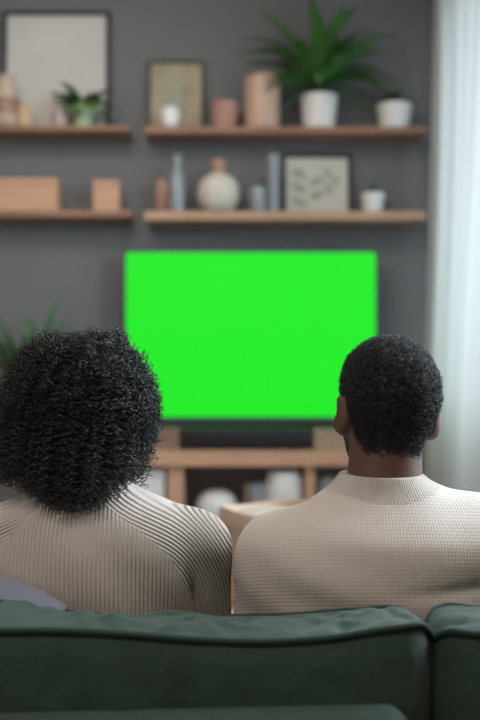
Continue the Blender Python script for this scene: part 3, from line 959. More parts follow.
def head_prims(f, c, R, s=1.0, ears=True, face=True):
    """f: field; c: centre of the skull; R: orientation"""
    q = lambda *p: loc(R, c, [k * s for k in p])
    e = lambda p, r, k, op='min': f.ell(q(*p), [a * s for a in r], k, R, op)
    e((0, -.006, .004), (.0755, .094, .083), .01)            # cranium
    e((0, -.030, -.012), (.070, .062, .066), .02)            # back of the skull
    e((0, .030, -.040), (.062, .060, .070), .03)             # face
    e((0, .045, -.088), (.042, .045, .036), .03)             # jaw
    e((0, .078, -.105), (.018, .016, .014), .02)             # chin
    if face:
        e((0, .092, -.046), (.010, .014, .026), .012)        # nose bridge
        e((0, .104, -.060), (.017, .014, .011), .008)        # nose tip
        e((-.033, .082, -.028), (.016, .012, .012), .008, 'sub')
        e((.033, .082, -.028), (.016, .012, .012), .008, 'sub')
        e((0, .093, -.082), (.024, .010, .006), .006)        # lips
        e((0, .092, -.091), (.021, .010, .006), .006)
    if ears:
        for sx in (-1, 1):
            Re = (Matrix(R) @ Matrix.Rotation(sx * -.50, 3, 'Z') @ Matrix.Rotation(.12, 3, 'X'))
            Re = [[Re[r][c_] for c_ in range(3)] for r in range(3)]
            p = lambda a, b_, c_: loc(R, c, (a, b_, c_))
            f.ell(p(sx * .0815, -.016, -.044), [.0080, .0190, .031], .006, Re)
            f.ell(p(sx * .076, -.010, -.066), [.007, .010, .012], .006, Re)   # lobe
            f.ell(p(sx * .091, -.006, -.041), [.006, .010, .018], .004, Re, 'sub')
    return f


def skull_dist(V, c, R, neck, s=1.0):
    """distance to head and neck without ears, at points V (n,3)"""
    d = None
    for p, r, k in (((0, -.006, .004), (.0755, .094, .083), .01), ((0, -.030, -.012), (.070, .062, .066), .02),
                    ((0, .030, -.040), (.062, .060, .070), .03), ((0, .045, -.088), (.042, .045, .036), .03)):
        e = ellf(loc(R, c, [a * s for a in p]), [a * s for a in r], R)(V[0], V[1], V[2])
        d = e if d is None else smin(d, e, k)
    a, b, ra, rb = neck
    a = np.array(a); ab = np.array(b) - a; L2 = (ab ** 2).sum()
    t = np.clip(((V[0] - a[0]) * ab[0] + (V[1] - a[1]) * ab[1] + (V[2] - a[2]) * ab[2]) / L2, 0, 1)
    e = np.sqrt((V[0] - a[0] - t * ab[0]) ** 2 + (V[1] - a[1] - t * ab[1]) ** 2 + (V[2] - a[2] - t * ab[2]) ** 2) - (ra + (rb - ra) * t)
    return smin(d, e, .03)


def to_local(V, c, R):
    x, y, z = V[0] - c[0], V[1] - c[1], V[2] - c[2]
    return [R[0][i] * x + R[1][i] * y + R[2][i] * z for i in range(3)]


def hand(f, wrist, elbow, up, spread=1.0, side=1):
    """five curled fingers; 'up' is the back-of-hand direction; side: +1 thumb on the right of the direction"""
    d = (Vector(wrist) - Vector(elbow)).normalized(); u = Vector(up); u = (u - d * u.dot(d)).normalized(); r = d.cross(u) * side
    w_ = Vector(wrist)
    for k in range(4):
        f.cap(tuple(w_ + r * (-.022 + .0147 * k)), tuple(w_ + d * .085 + r * (-.033 + .022 * k)), .016, .012, .012)
    lens = (.062, .076, .080, .070)
    for k in range(4):
        base = w_ + d * .085 + r * (-.033 + .022 * k); p = base; L = lens[k]; a = .25
        for seg, rad in ((.45, .0088), (.32, .008), (.26, .0072)):
            dd = d * math.cos(a) - u * math.sin(a) + r * (-.10 + .065 * k) * spread
            n = p + dd.normalized() * L * seg * 1.05
            f.cap(tuple(p), tuple(n), rad, rad * .93, .004); p = n; a += .38
    p = w_ + d * .025 + r * .028
    for seg, dd, rad in ((.040, d * .7 + r * .7 - u * .15, .0125), (.032, d * .9 + r * .35 - u * .25, .010), (.025, d + r * .05 - u * .3, .009)):
        n = p + dd.normalized() * seg; f.cap(tuple(p), tuple(n), rad, rad * .92, .006); p = n


SEAT = .43


def eyes(parent, c, R, s=1.0):
    for sx in (-1, 1):
        p = loc(R, c, (sx * .031 * s, .0735 * s, -.028 * s)); q = loc(R, c, (sx * .031 * s, .0800 * s, -.028 * s))
        MB().add(*uvs(p, .0108 * s)).build('eye', M['eye'], parent, True)
        MB().add(*uvs(q, .0062 * s)).build('iris', M['iris'], parent, True)


def uvs(c, r, n=14):
    V = [(c[0], c[1], c[2] + r)]; F = []
    for i in range(1, n):
        for j in range(2 * n):
            a, b_ = PI * i / n, PI * j / n
            V.append((c[0] + r * math.sin(a) * math.cos(b_), c[1] + r * math.sin(a) * math.sin(b_), c[2] + r * math.cos(a)))
    V.append((c[0], c[1], c[2] - r)); m = 2 * n
    for j in range(m): F.append((0, 1 + j, 1 + (j + 1) % m)); F.append((len(V) - 1, 1 + (n - 2) * m + (j + 1) % m, 1 + (n - 2) * m + j))
    for i in range(n - 2):
        for j in range(m): F.append((1 + i * m + j, 1 + (i + 1) * m + j, 1 + (i + 1) * m + (j + 1) % m, 1 + i * m + (j + 1) % m))
    return V, F


def torso_field(f, tab, zlo, zhi, n=2.5, k=.02):
    """tab rows: z, x left, x right, y back, y front"""
    T = np.array(sorted(tab))
    def col(i, Z):
        z = Z.ravel(); return np.array([smooth_interp(a, list(zip(T[:, 0], T[:, i]))) for a in z], dtype=np.float32).reshape(Z.shape)
    def fn(X_, Y_, Z_):
        xl, xr, yb, yf = (col(i, Z_) for i in (1, 2, 3, 4))
        cx, hx, cy, hy = (xl + xr) / 2, (xr - xl) / 2, (yb + yf) / 2, (yf - yb) / 2
        q = (np.abs((X_ - cx) / hx) ** n + np.abs((Y_ - cy) / hy) ** n) ** (1 / n)
        d = (q - 1) * np.minimum(hx, hy)
        return np.maximum(d, np.maximum(zlo - Z_, Z_ - zhi))
    f.add(fn, (T[:, 1].min() - .06, T[:, 3].min() - .06, zlo - .03), (T[:, 2].max() + .06, T[:, 4].max() + .06, zhi + .03), k)


def curve_dist(V, pts, dens=.004):
    """distance from points to a polyline"""
    P_ = []
    for a, b in zip(pts[:-1], pts[1:]):
        a, b = np.array(a, float), np.array(b, float); P_.append((a, b))
    best = np.full(len(V), 9.0)
    for a, b in P_:
        ab = b - a; t = np.clip(((V - a) @ ab) / (ab @ ab), 0, 1)
        best = np.minimum(best, np.linalg.norm(V - a - t[:, None] * ab, axis=1))
    return best


def legs(name_tr, tr_mat, cx, hip_y, feet, person, body):
    """trousers and shoes; also the skin legs into the body field"""
    f = Field(axis((cx - .34, cx + .34, .008)), axis((1.33, 2.42, .008)), axis((0, .66, .008)))
    f.ell((cx, hip_y, SEAT + .10), (.185, .125, .115), .03)
    for sx, fx in zip((-1, 1), feet):
        hip = (cx + sx * .085, hip_y + .02, SEAT + .085); kn = (cx + sx * .13, hip_y + .44, .50); an = (fx, hip_y + .46, .12)
        f.cap(hip, kn, .088, .064, .04); f.cap(kn, an, .062, .048, .03)
        body.cap(hip, kn, .070, .050, .03); body.cap(kn, (an[0], an[1], .09), .045, .027, .03)
        body.cap((an[0], an[1], .065), (an[0], an[1] + .12, .046), .026, .020, .01)
    return f


def shoe(parent, x, y):
    f = Field(axis((x - .07, x + .07, .005)), axis((y - .10, y + .24, .005)), axis((-.01, .16, .005)))
    f.cap((x, y - .02, .055), (x, y + .14, .045), .043, .040, .02); f.cap((x, y, .06), (x, y - .01, .12), .045, .046, .03)
    f.add(lambda X_, Y_, Z_: .014 - Z_ + 0 * X_ + 0 * Y_, (-9, -9, -9), (9, 9, 9), .004, 'max')
    V, F = f.mesh(); return link_mesh('shoe', V, F, M['shoe'], parent)


# ---- the man -------------------------------------------------------------
HS = 1.485
mc = (.2445, 1.495, 1.130)                                  # skull centre
MS = .893
mR = rot(math.radians(9), math.radians(4.5), math.radians(-2))
neck_m = ((.232, 1.462, .90), (.240, 1.478, 1.075), .066, .056)
f = Field(axis((-.12, .12, .006), (.12, .36, .003), (.36, 1.06, .006)), axis((1.22, 1.38, .006), (1.38, 1.63, .003), (1.63, 2.36, .006)),
          axis((-.01, .95, .006), (.95, 1.24, .003)))
head_prims(f, mc, mR, MS)
f.cap(*neck_m, .03)
f.cap((.13, 1.46, .865), (.37, 1.46, .875), .050, .050, .04)
f.cap((.15, 1.47, .78), (.32, 1.47, .78), .08, .08, .06)
f.cap((.17, 1.52, .62), (.30, 1.52, .62), .08, .08, .06)
f.cap((.16, 1.58, .52), (.31, 1.58, .52), .09, .09, .06)
sh_l, el_l, wr_l = (.075, 1.465, .850), (.035, 1.53, .60), (.13, 1.79, .575)
sh_r, el_r, wr_r = (.41, 1.46, .895), (.65, 1.405, .880), (.83, 1.24, .868)
f.cap(sh_l, el_l, .042, .035, .03); f.cap(el_l, wr_l, .036, .025, .02); hand(f, wr_l, el_l, (0, 0, 1), 1, 1)
f.cap(sh_r, el_r, .042, .035, .03); f.cap(el_r, wr_r, .036, .025, .02); hand(f, wr_r, el_r, (0, 0, 1), 1, -1)
ft = legs('trousers', M['trousers'], .235, 1.60, (.12, .36), None, f)
V, F = f.mesh()
man = link_mesh('person', V, F, M['skin_man'], origin=(.235, 1.60, 0))
tag(man, 'person with short black hair in cream waffle knit sweater, one arm along the sofa', 'person')
V, F = ft.mesh(); link_mesh('trousers', V, F, M['trousers'], man)
shoe(man, .12, 2.06); shoe(man, .36, 2.06)
eyes(man, mc, mR, MS)

# short hair: an offset shell over the skull that fades out at the hairline
g = Field(axis((.13, .37, .0017)), axis((1.37, 1.64, .0017)), axis((1.0, 1.25, .0017)))
Vx = (g.x[:, None, None].astype(float), g.y[None, :, None].astype(float), g.z[None, None, :].astype(float))


def man_mask(Vx):
    lx, ly, lz = to_local(Vx, mc, mR)
    line = np.interp(ly, [-.12, -.055, -.03, -.012, .012, .03, .06, .09], [-.100, -.098, -.074, -.050, -.038, -.02, .032, .048])
    return lz - line + .012


mask = man_mask(Vx)
off = np.clip((mask - .008) / .065, 0, 1) * .0065 - np.clip((.008 - mask) / .03, 0, 1) * .010 - .0004
P3 = np.stack(np.broadcast_arrays(*Vx), -1)
nzv = vnoise(P3, 85, 3) * .0011 + vnoise(P3, 160, 4) * .0007
g.D[...] = (skull_dist(Vx, mc, mR, neck_m, MS) - off - nzv * np.clip(mask / .03, 0, 1)).astype(np.float32)
V, F = g.mesh()
from mathutils.kdtree import KDTree
V = np.array(V); r = np.random.default_rng(12)
seeds = V[r.choice(len(V), 2600, replace=False)]
kd = KDTree(len(seeds))
for i, p in enumerate(seeds): kd.insert(p, i)
kd.balance()
dd_ = np.array([kd.find(p)[2] for p in V])
nv = V - np.array(mc); nv /= np.linalg.norm(nv, axis=1)[:, None]
mk = np.clip(man_mask((V[:, 0], V[:, 1], V[:, 2])) / .06, 0, 1)
V = V + nv * ((1 - np.clip(dd_ / .0042, 0, 1.3) ** 2) * .0022 * mk)[:, None]
hair_m = link_mesh('hair', V, F, M['hair_short'], man)


def coils(name, roots, dirs, ends, parent, material, turns, rad, thick, ctrl=None, ppt=7, sides=3, seed=1, taper=True):
    """many coiled strands at once. roots, ends (n,3); quadratic Bezier axis through ctrl"""
    r = np.random.default_rng(seed); n = len(roots)
    npt = int(max(turns) * ppt) + 1
    t = np.linspace(0, 1, npt)[None, :, None]
    if ctrl is None: ctrl = roots + dirs * (np.linalg.norm(ends - roots, axis=1)[:, None] * .5)
    A, B_, E = roots[:, None], ctrl[:, None], ends[:, None]
    ax = (1 - t) ** 2 * A + 2 * t * (1 - t) * B_ + t ** 2 * E
    tg = 2 * (1 - t) * (B_ - A) + 2 * t * (E - B_); tg /= np.linalg.norm(tg, axis=2, keepdims=True) + 1e-9
    up = np.array([.31, .2, .93]); a = np.cross(tg, up); a /= np.linalg.norm(a, axis=2, keepdims=True) + 1e-9
    b = np.cross(tg, a)
    ph = (r.uniform(0, 2 * PI, n)[:, None] + np.array(turns)[:, None] * 2 * PI * t[..., 0] * r.choice([-1, 1], n)[:, None])[..., None]
    rr = rad[:, None, None] * np.minimum(1, t * 5 + .1)
    rr = rr * (1 + .25 * np.sin(t * 9 + ph[:, :1]))
    pts = ax + (a * np.cos(ph) + b * np.sin(ph)) * rr
    pts[:, 1:-1] += r.normal(0, 1, pts[:, 1:-1].shape) * rad[:, None, None] * .10
    tg = np.gradient(pts, axis=1); tg /= np.linalg.norm(tg, axis=2, keepdims=True) + 1e-9
    a = np.cross(tg, up); a /= np.linalg.norm(a, axis=2, keepdims=True) + 1e-9; b = np.cross(tg, a)
    th = thick * (1 - .5 * t ** 3)
    rings = []
    for k in range(sides):
        q = 2 * PI * k / sides; rings.append(pts + (a * math.cos(q) + b * math.sin(q)) * th)
    V = np.stack(rings, 2).reshape(-1, 3)                    # strand, point, side
    base = (np.arange(n)[:, None, None] * npt + np.arange(npt - 1)[None, :, None]) * sides
    k = np.arange(sides)[None, None, :]; k2 = (k + 1) % sides
    F = np.stack([base + k, base + k2, base + sides + k2, base + sides + k], -1).reshape(-1, 4)
    return link_mesh(name, V, F.astype(np.int32), material, parent)


# tight curls on the man's head
V = np.array(V); r = np.random.default_rng(11)
mk = man_mask((V[:, 0], V[:, 1], V[:, 2]))
nrm = V - np.array([mc[0], mc[1], mc[2] - .01]); nrm /= np.linalg.norm(nrm, axis=1)[:, None]
mk = mk + r.normal(0, .004, len(mk))
cand = np.nonzero(mk > -.004)[0]
pk = r.choice(cand, 12000, replace=False)
pk = pk[r.random(len(pk)) < np.clip((mk[pk] + .006) / .025, 0, 1) * np.where(mk[pk] > .04, .7, 1)]
L = .004 + .0045 * np.clip(mk[pk] / .05, 0, 1)
d = nrm[pk] + r.normal(0, .45, (len(pk), 3)); d /= np.linalg.norm(d, axis=1)[:, None]
roots = V[pk] - nrm[pk] * .0010
coils('curls', roots, nrm[pk], roots + d * L[:, None] * 1.1, hair_m, M['hair_short'], np.full(len(pk), 1.6), L * .26, .00048, ppt=7, seed=2)

# beard along the jaw
g = Field(axis((.13, .37, .003)), axis((1.42, 1.66, .003)), axis((.99, 1.14, .003)))
Vx = (g.x[:, None, None].astype(float), g.y[None, :, None].astype(float), g.z[None, None, :].astype(float))
lx, ly, lz = to_local(Vx, mc, mR)
region = np.minimum(np.minimum(ly - .020, -.050 - lz + .25 * np.clip(.05 - ly, 0, 1)), lz + .128)
mouth = np.sqrt((lx / .030) ** 2 + ((lz + .084) / .014) ** 2) - 1
region = np.minimum(region, np.where(ly > .05, mouth * .02, 1))
region = np.minimum(region, np.where(ly > .06, -.074 - lz, 1))
off = np.clip(region / .012, 0, 1) * .010 - np.clip(-region / .006, 0, 1) * .012 - .002
P3 = np.stack(np.broadcast_arrays(*Vx), -1)
g.D[...] = skull_dist(Vx, mc, mR, neck_m, MS) - off - vnoise(P3, 90, 8) * .0008
V, F = g.mesh()
if len(V): link_mesh('beard', V, F, M['hair_short'], man)


def zpx(py, d=1.46): return CAM_Z - (py - 360) / F_PX * d
def xpx(px, d=1.46): return (px - 240) / F_PX * d


# waffle knit sweater
f = Field(axis((-.06, 1.0, .005)), axis((1.24, 1.86, .005)), axis((.46, 1.03, .005)))
ctop = zpx(475.5, 1.44)
tab = [  # z, x left, x right, y back, y front
    (.48, .055, .43, 1.42, 1.70), (.60, .05, .43, 1.365, 1.68), (.70, .035, .44, 1.335, 1.64), (.80, .025, .45, 1.325, 1.62),
    (zpx(560), xpx(252), xpx(505), 1.322, 1.60), (zpx(545), xpx(256), xpx(510), 1.325, 1.59), (zpx(530), xpx(266), xpx(506), 1.332, 1.58),
    (zpx(517), xpx(280), xpx(490), 1.348, 1.565),
    (zpx(505), xpx(303), xpx(466), 1.366, 1.555), (zpx(495), xpx(318), xpx(451), 1.380, 1.548), (zpx(486), xpx(330), xpx(440), 1.390, 1.546),
    (zpx(480), xpx(336), xpx(431), 1.395, 1.546), (zpx(475), xpx(340), xpx(425), 1.398, 1.545), (zpx(470), xpx(341), xpx(424), 1.398, 1.545)]
torso_field(f, tab, .48, ctop, 2.2, .0)
f.cap((.066, 1.46, .862), (.052, 1.515, .60), .073, .066, .035, 1.0)
f.cap((.046, 1.525, .605), (.125, 1.765, .58), .062, .042, .03)
f.cap((.38, 1.455, .887), (.65, 1.405, .886), .078, .068, .05)
f.cap((.65, 1.405, .886), (.82, 1.25, .874), .066, .044, .03)
# soft folds
P3 = np.stack(np.broadcast_arrays(f.x[:, None, None], f.y[None, :, None], f.z[None, None, :]), -1)
wr = np.sin((P3[..., 2] * 2.2 + P3[..., 0] * .9) * 30 + 2 * np.sin(P3[..., 0] * 9)) * .0018 * np.clip((.93 - P3[..., 2]) / .1, 0, 1)
near = (np.abs(P3[..., 0] - .44) < .16)
crease = .006 * np.exp(-((P3[..., 2] - (.840 + .05 * (P3[..., 0] - .42))) / .010) ** 2) * np.clip((P3[..., 0] - .22) / .10, 0, 1) * np.clip((1.46 - P3[..., 1]) / .04, 0, 1)
f.D += (wr + crease).astype(np.float32)
del P3
V, F = f.mesh()
# a rim at the collar keeps the neck opening
Rm = np.array([.233, 1.468, 0])
ridge_l = [(xpx(336), 1.46, ctop), (xpx(300), 1.455, zpx(505)), (xpx(272), 1.455, zpx(519)), (xpx(248), 1.46, zpx(548)), (xpx(234), 1.46, zpx(585)), (-.02, 1.47, .60)]
collar = (V[:, 2] > ctop - .040)
ang = np.arctan2(V[:, 1] - 1.468, V[:, 0] - .233)
ua = ang * 19
d_ = ctop - V[:, 2] + .35 * np.clip(1.40 - V[:, 1], 0, 1)
wm = np.clip((.097 - np.hypot(V[:, 0] - .233, (V[:, 1] - 1.468) * 1.05)) / .004, 0, 1) * (V[:, 2] > .9)
ub = (V[:, 0] + .25 * (V[:, 1] - 1.33) * np.tanh((V[:, 0] - .23) / .12)) / .0050
uc = (V[:, 2] + .3 * (V[:, 1] - 1.33)) / .0056
low = np.clip((.905 - V[:, 2]) / .03, 0, 1)
amp = np.where(wm > .5, 1.6, .45)
link_mesh('sweater', V, F, M['waffle'], man, attrs={'ua': ua, 'ub': ub, 'uc': uc, 'wm': wm, 'amp': amp})

# ---- the woman -----------------------------------------------------------
wc = (-.262, 1.525, 1.105)
wR = rot(math.radians(-6), math.radians(-2), math.radians(-2))
neck_w = ((-.245, 1.480, .90), (-.255, 1.500, 1.05), .055, .048)
f = Field(axis((-.60, -.37, .006), (-.37, -.15, .003), (-.15, .10, .006)), axis((1.30, 1.40, .006), (1.40, 1.66, .003), (1.66, 2.36, .006)),
          axis((-.01, .95, .006), (.95, 1.22, .003)))
head_prims(f, wc, wR, .95)
f.cap(*neck_w, .03)
f.cap((-.35, 1.46, .87), (-.14, 1.46, .87), .045, .045, .04)
f.cap((-.33, 1.47, .78), (-.17, 1.47, .78), .075, .075, .06)
f.cap((-.31, 1.53, .62), (-.19, 1.53, .62), .075, .075, .06)
f.cap((-.33, 1.58, .52), (-.17, 1.58, .52), .09, .09, .06)
wsl, wel, wwl = (-.425, 1.465, .85), (-.468, 1.53, .62), (-.36, 1.79, .575)
wsr, wer, wwr = (-.080, 1.465, .85), (-.062, 1.53, .62), (-.15, 1.79, .575)
for a, b_, c_, sd in ((wsl, wel, wwl, 1), (wsr, wer, wwr, -1)):
    f.cap(a, b_, .038, .032, .03); f.cap(b_, c_, .031, .023, .02); hand(f, c_, b_, (0, 0, 1), 1, sd)
ft = legs('trousers', M['trousers2'], -.25, 1.60, (-.35, -.15), None, f)
V, F = f.mesh()
woman = link_mesh('person', V, F, M['skin_woman'], origin=(-.25, 1.60, 0))
tag(woman, 'person with big black curly hair in ribbed cream turtleneck sweater, sitting on the left', 'person')
V, F = ft.mesh(); link_mesh('trousers', V, F, M['trousers2'], woman)
shoe(woman, -.35, 2.06); shoe(woman, -.15, 2.06)
eyes(woman, wc, wR, .95)

f = Field(axis((-.60, .03, .005)), axis((1.26, 1.86, .005)), axis((.46, 1.03, .005)))
wtop = zpx(463)
tab = [
    (.48, -.43, -.07, 1.42, 1.69), (.60, -.42, -.08, 1.375, 1.67), (.70, -.43, -.07, 1.345, 1.64), (.80, -.445, -.06, 1.335, 1.62),
    (zpx(560), -.455, xpx(207), 1.333, 1.60), (zpx(540), -.450, xpx(208), 1.336, 1.59), (zpx(524), -.44, xpx(200), 1.343, 1.58),
    (zpx(512), xpx(-20), xpx(186), 1.352, 1.572), (zpx(503), xpx(2), xpx(170), 1.363, 1.565), (zpx(496), xpx(18), xpx(153), 1.374, 1.560),
    (zpx(490), xpx(30), xpx(139), 1.385, 1.556), (zpx(484), xpx(40), xpx(127), 1.397, 1.553), (zpx(478), xpx(46), xpx(119), 1.407, 1.550),
    (zpx(470), xpx(50), xpx(114), 1.414, 1.547), (zpx(460), xpx(52), xpx(112), 1.418, 1.545)]
torso_field(f, tab, .48, wtop, 2.2, .0)
f.cap((xpx(194), 1.468, zpx(548)), (-.066, 1.52, .60), .060, .057, .035)
f.cap((-.064, 1.525, .62), (-.145, 1.765, .58), .056, .038, .03)
f.cap((-.437, 1.468, zpx(548)), (-.465, 1.52, .60), .060, .057, .035)
f.cap((-.466, 1.525, .62), (-.365, 1.765, .58), .056, .038, .03)
P3 = np.stack(np.broadcast_arrays(f.x[:, None, None], f.y[None, :, None], f.z[None, None, :]), -1)
wr = np.sin((P3[..., 0] * 1.3 + P3[..., 2] * .5) * 42 + 1.5 * np.sin(P3[..., 2] * 14)) * .0018 * np.clip((.95 - P3[..., 2]) / .1, 0, 1)
cr = .010 * np.exp(-((P3[..., 0] + .074 + .10 * (P3[..., 2] - .80)) / .006) ** 2) * np.clip((.862 - P3[..., 2]) / .05, 0, 1) * np.clip((1.45 - P3[..., 1]) / .04, 0, 1)
f.D += (wr + cr).astype(np.float32); del P3
V, F = f.mesh()
yr = 1.468
ridge_r = [(xpx(112), yr, wtop), (xpx(115), yr, zpx(476)), (xpx(128), yr, zpx(484)), (xpx(153), yr, zpx(495)), (xpx(180), yr, zpx(507)), (xpx(200), yr, zpx(520)),
           (xpx(215), yr, zpx(540)), (xpx(226), yr, zpx(565)), (xpx(232), yr, zpx(600)), (-.008, 1.51, .60), (-.10, 1.75, .60)]
mx_ = -.2475
ridge_l = [(2 * mx_ - p[0] + (-.02), p[1], p[2]) for p in ridge_r]
Vp = V.copy(); Vp[:, 1] = yr
flat = lambda c_: [(p[0], yr, p[2]) for p in c_]



def offset_line(pts, out):
    pts = np.array(pts, float)
    D = [pts[0] + (pts[-1] - pts[0]) * 0]
    dense = []
    for a, b in zip(pts[:-1], pts[1:]):
        m_ = max(2, int(np.linalg.norm(b - a) / .006)); dense += [a + (b - a) * k / m_ for k in range(m_)]
    D = np.array(dense)
    for _ in range(40): D[1:-1] = (D[:-2] + D[2:] + 2 * D[1:-1]) / 4
    tn = np.gradient(D, axis=0); tn /= np.linalg.norm(tn, axis=1)[:, None]
    nr = np.stack([-tn[:, 2], 0 * tn[:, 0], tn[:, 0]], 1)
    if nr[len(nr) // 3, 2] < 0: nr = -nr
    D = D + nr * out
    return [tuple(p) for p in D[::3]]


D1 = curve_dist(Vp, offset_line(flat(ridge_r), .028)) - .028; D2 = curve_dist(Vp, offset_line(flat(ridge_l), .028)) - .028; D3 = np.minimum(D1, D2)
ht = np.clip((wtop - V[:, 2]) / .5, 0, 1)
# the yoke gets narrower towards the collar
T = np.interp(V[:, 0], [-.46, -.38, -.34, -.30, -.25, -.19, -.15, -.12, -.09, -.04], [.066, .060, .048, .040, .034, .034, .040, .048, .060, .066])
per = np.interp(V[:, 0], [-.45, -.32, -.25, -.19, -.12, -.04], [.0062, .0045, .0040, .0045, .0056, .0062])
ua = D3 / .0048
wm = np.clip((T - D3) / .006 + .5, 0, 1)
ub = (V[:, 0] + .3 * (V[:, 1] - 1.34) * np.tanh((V[:, 0] + .25) / .12)) / np.where(V[:, 0] < 9, .0066, .0066)
edge = np.clip(1 - D3 / .10, 0, 1)
amp = .55 + 1.3 * edge ** 1.5
link_mesh('sweater', V, F, M['rib'], woman, attrs={'ua': ua, 'ub': ub, 'wm': wm, 'amp': amp})

# hair: envelope from the silhouette (z px -> left, right px at 1.5 m), filled with coils
ENV = [(326, 62, 98), (330, 46, 112), (337, 32, 117), (347, 16, 128), (360, 4, 138), (378, -6, 147), (400, -11, 152), (420, -12, 153), (440, -10, 149),
       (458, -6, 144), (472, 2, 139), (485, 14, 134), (497, 30, 112), (508, 48, 92), (518, 66, 80)]
HY = 1.52


def env(z):
    py = 360 - (z - CAM_Z) * F_PX / 1.47
    l = np.interp(py, [e[0] for e in ENV], [e[1] for e in ENV]); r_ = np.interp(py, [e[0] for e in ENV], [e[2] for e in ENV])
    xl, xr = (l - 240) / F_PX * 1.47, (r_ - 240) / F_PX * 1.47
    return (xl + xr) / 2, (xr - xl) / 2


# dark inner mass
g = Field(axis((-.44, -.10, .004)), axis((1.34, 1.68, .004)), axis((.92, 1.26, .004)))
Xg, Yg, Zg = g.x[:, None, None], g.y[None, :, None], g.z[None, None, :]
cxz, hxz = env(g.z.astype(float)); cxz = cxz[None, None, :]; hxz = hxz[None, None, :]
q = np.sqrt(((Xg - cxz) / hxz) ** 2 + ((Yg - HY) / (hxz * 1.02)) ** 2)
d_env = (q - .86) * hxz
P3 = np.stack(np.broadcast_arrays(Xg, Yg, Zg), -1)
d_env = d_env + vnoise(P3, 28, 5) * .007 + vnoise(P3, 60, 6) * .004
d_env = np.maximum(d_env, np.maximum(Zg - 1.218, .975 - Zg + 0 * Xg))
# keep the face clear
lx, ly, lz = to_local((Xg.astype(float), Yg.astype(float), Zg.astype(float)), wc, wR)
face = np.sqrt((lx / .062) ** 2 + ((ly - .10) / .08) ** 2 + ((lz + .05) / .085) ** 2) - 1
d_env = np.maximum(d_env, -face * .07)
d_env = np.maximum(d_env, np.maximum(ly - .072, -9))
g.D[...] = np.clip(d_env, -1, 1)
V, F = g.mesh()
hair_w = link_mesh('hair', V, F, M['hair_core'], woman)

r = np.random.default_rng(21)
n = 3300
az = r.uniform(0, 2 * PI, n)
az = np.where(r.random(n) < .55, -PI / 2 + r.normal(0, .95, n), az)        # denser at the back
zc = r.uniform(-.085, .085, n)                                            # root height on the scalp
rho = np.sqrt(np.clip(1 - (zc / .088) ** 2, 0.02, 1))
roots = np.stack([wc[0] + .068 * rho * np.cos(az), wc[1] + .085 * rho * np.sin(az) - .004, wc[2] + zc], 1)
outd = np.stack([np.cos(az) * rho, np.sin(az) * rho, zc / .088 + .25], 1); outd /= np.linalg.norm(outd, axis=1)[:, None]
ez = roots[:, 2] + r.uniform(-.17, .03, n) * np.where(zc < 0, 1.0, 1.0) + .02
top = zc > .05
ez = np.where(top & (r.random(n) < .6), roots[:, 2] + r.uniform(.0, .045, n), ez)
ez = np.clip(ez, .955, 1.228)
lowpick = (np.sin(az) < -.35) & (r.random(n) < .22)
ez = np.where(lowpick, .955 + .09 * r.random(n) ** .7, ez)
cx_, hx_ = env(ez)
ex = cx_ + hx_ * .93 * np.cos(az)
zmin = CAM_Z - (np.interp(ex / 1.35 * F_PX + 240, [-14, 5, 22, 42, 60, 76, 92, 104, 120, 138, 152], [462, 478, 484, 500, 507, 516, 502, 489, 484, 486, 458]) - 360) / F_PX * 1.36
zmin = zmin + r.exponential(.010, n) - .006
ez = np.where(np.sin(az) < .1, np.maximum(ez, zmin), ez)
cx_, hx_ = env(ez)
fr = r.uniform(.86, 1.03, n)
ends = np.stack([cx_ + hx_ * fr * np.cos(az), HY + hx_ * 1.02 * fr * np.sin(az), ez], 1)
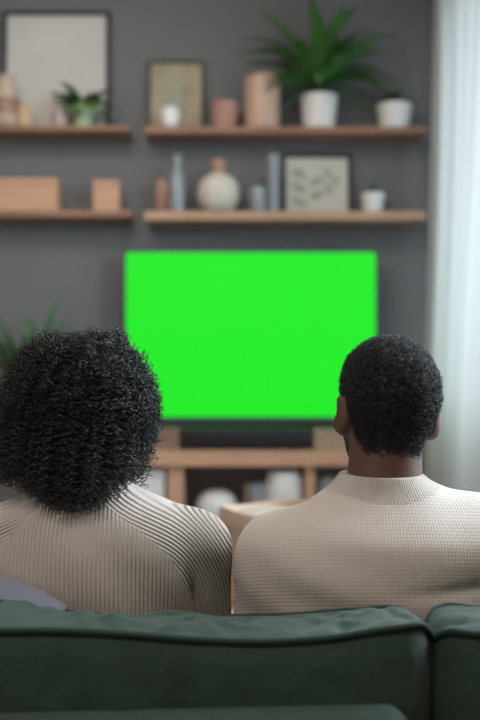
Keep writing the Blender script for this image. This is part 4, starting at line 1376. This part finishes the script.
# hair that falls under the nape stays above the sweater's back
low = np.clip((1.03 - ends[:, 2]) / .05, 0, 1) * (np.sin(az) < -.1)
surf = np.interp(ends[:, 2], [.90, .93, .95, .97, .99, 1.02], [1.328, 1.340, 1.352, 1.372, 1.385, 1.385]) - r.uniform(0, .03, n)
ends[:, 1] = ends[:, 1] * (1 - low) + np.minimum(ends[:, 1], surf) * low
bad = (np.sin(az) > .15) & (ez < 1.16) & (np.abs(np.cos(az)) < .75)
keep = ~bad
roots, ends, outd, az = roots[keep], ends[keep], outd[keep], az[keep]
n = len(roots)
mid = (roots + ends) / 2 + outd * .045 + np.array([0, 0, .02])
zm = np.minimum(mid[:, 2], 1.222)
cm, hm = env(zm)
vx, vy = mid[:, 0] - cm, mid[:, 1] - HY; rr_ = np.sqrt(vx ** 2 + vy ** 2) / hm; lim = np.minimum(1, .97 / np.maximum(rr_, 1e-6))
mid = np.stack([cm + vx * lim, HY + vy * lim, zm], 1)
Lr = np.linalg.norm(mid - roots, axis=1) + np.linalg.norm(ends - mid, axis=1)
rad = r.uniform(.0030, .0062, n)
# stray curls at the outline
n2 = 620
az2 = np.where(r.random(n2) < .6, r.uniform(-1.2, .5, n2), r.uniform(0, 2 * PI, n2)); ez2 = np.clip(r.normal(1.10, .08, n2), .97, 1.225)
c2, h2 = env(ez2); s0 = .90
ro = np.stack([c2 + h2 * s0 * np.cos(az2), HY + h2 * s0 * np.sin(az2), ez2], 1)
c3, h3 = env(np.clip(ez2 - .012, .93, 1.225)); s1 = r.uniform(1.02, 1.11, n2)
en = np.stack([c3 + h3 * s1 * np.cos(az2), HY + h3 * s1 * np.sin(az2), ez2 - r.uniform(-.012, .045, n2)], 1)
od = np.stack([np.cos(az2), np.sin(az2), .2 + 0 * az2], 1)
n0 = n
roots = np.concatenate([roots, ro]); ends = np.concatenate([ends, en]); outd = np.concatenate([outd, od])
mid = np.concatenate([mid, (ro + en) / 2 + od * .006])
Lr = np.concatenate([Lr, np.linalg.norm(en - ro, axis=1) * 1.05]); rad = np.concatenate([rad, r.uniform(.0042, .0068, n2)])
n = len(roots); sh = r.permutation(n)
roots, ends, outd, mid, Lr, rad = roots[sh], ends[sh], outd[sh], mid[sh], Lr[sh], rad[sh]
order = np.argsort(Lr)
roots, ends, outd, mid, Lr, rad = roots[order], ends[order], outd[order], mid[order], Lr[order], rad[order]
half = n // 2
for a, b_ in ((0, half), (half, n)):
    tn = Lr[a:b_] / r.uniform(.010, .016, b_ - a)
    coils('curls', roots[a:b_], outd[a:b_], ends[a:b_], hair_w, M['hair'], tn, rad[a:b_], .00082, ctrl=mid[a:b_], ppt=9, seed=a + 5)
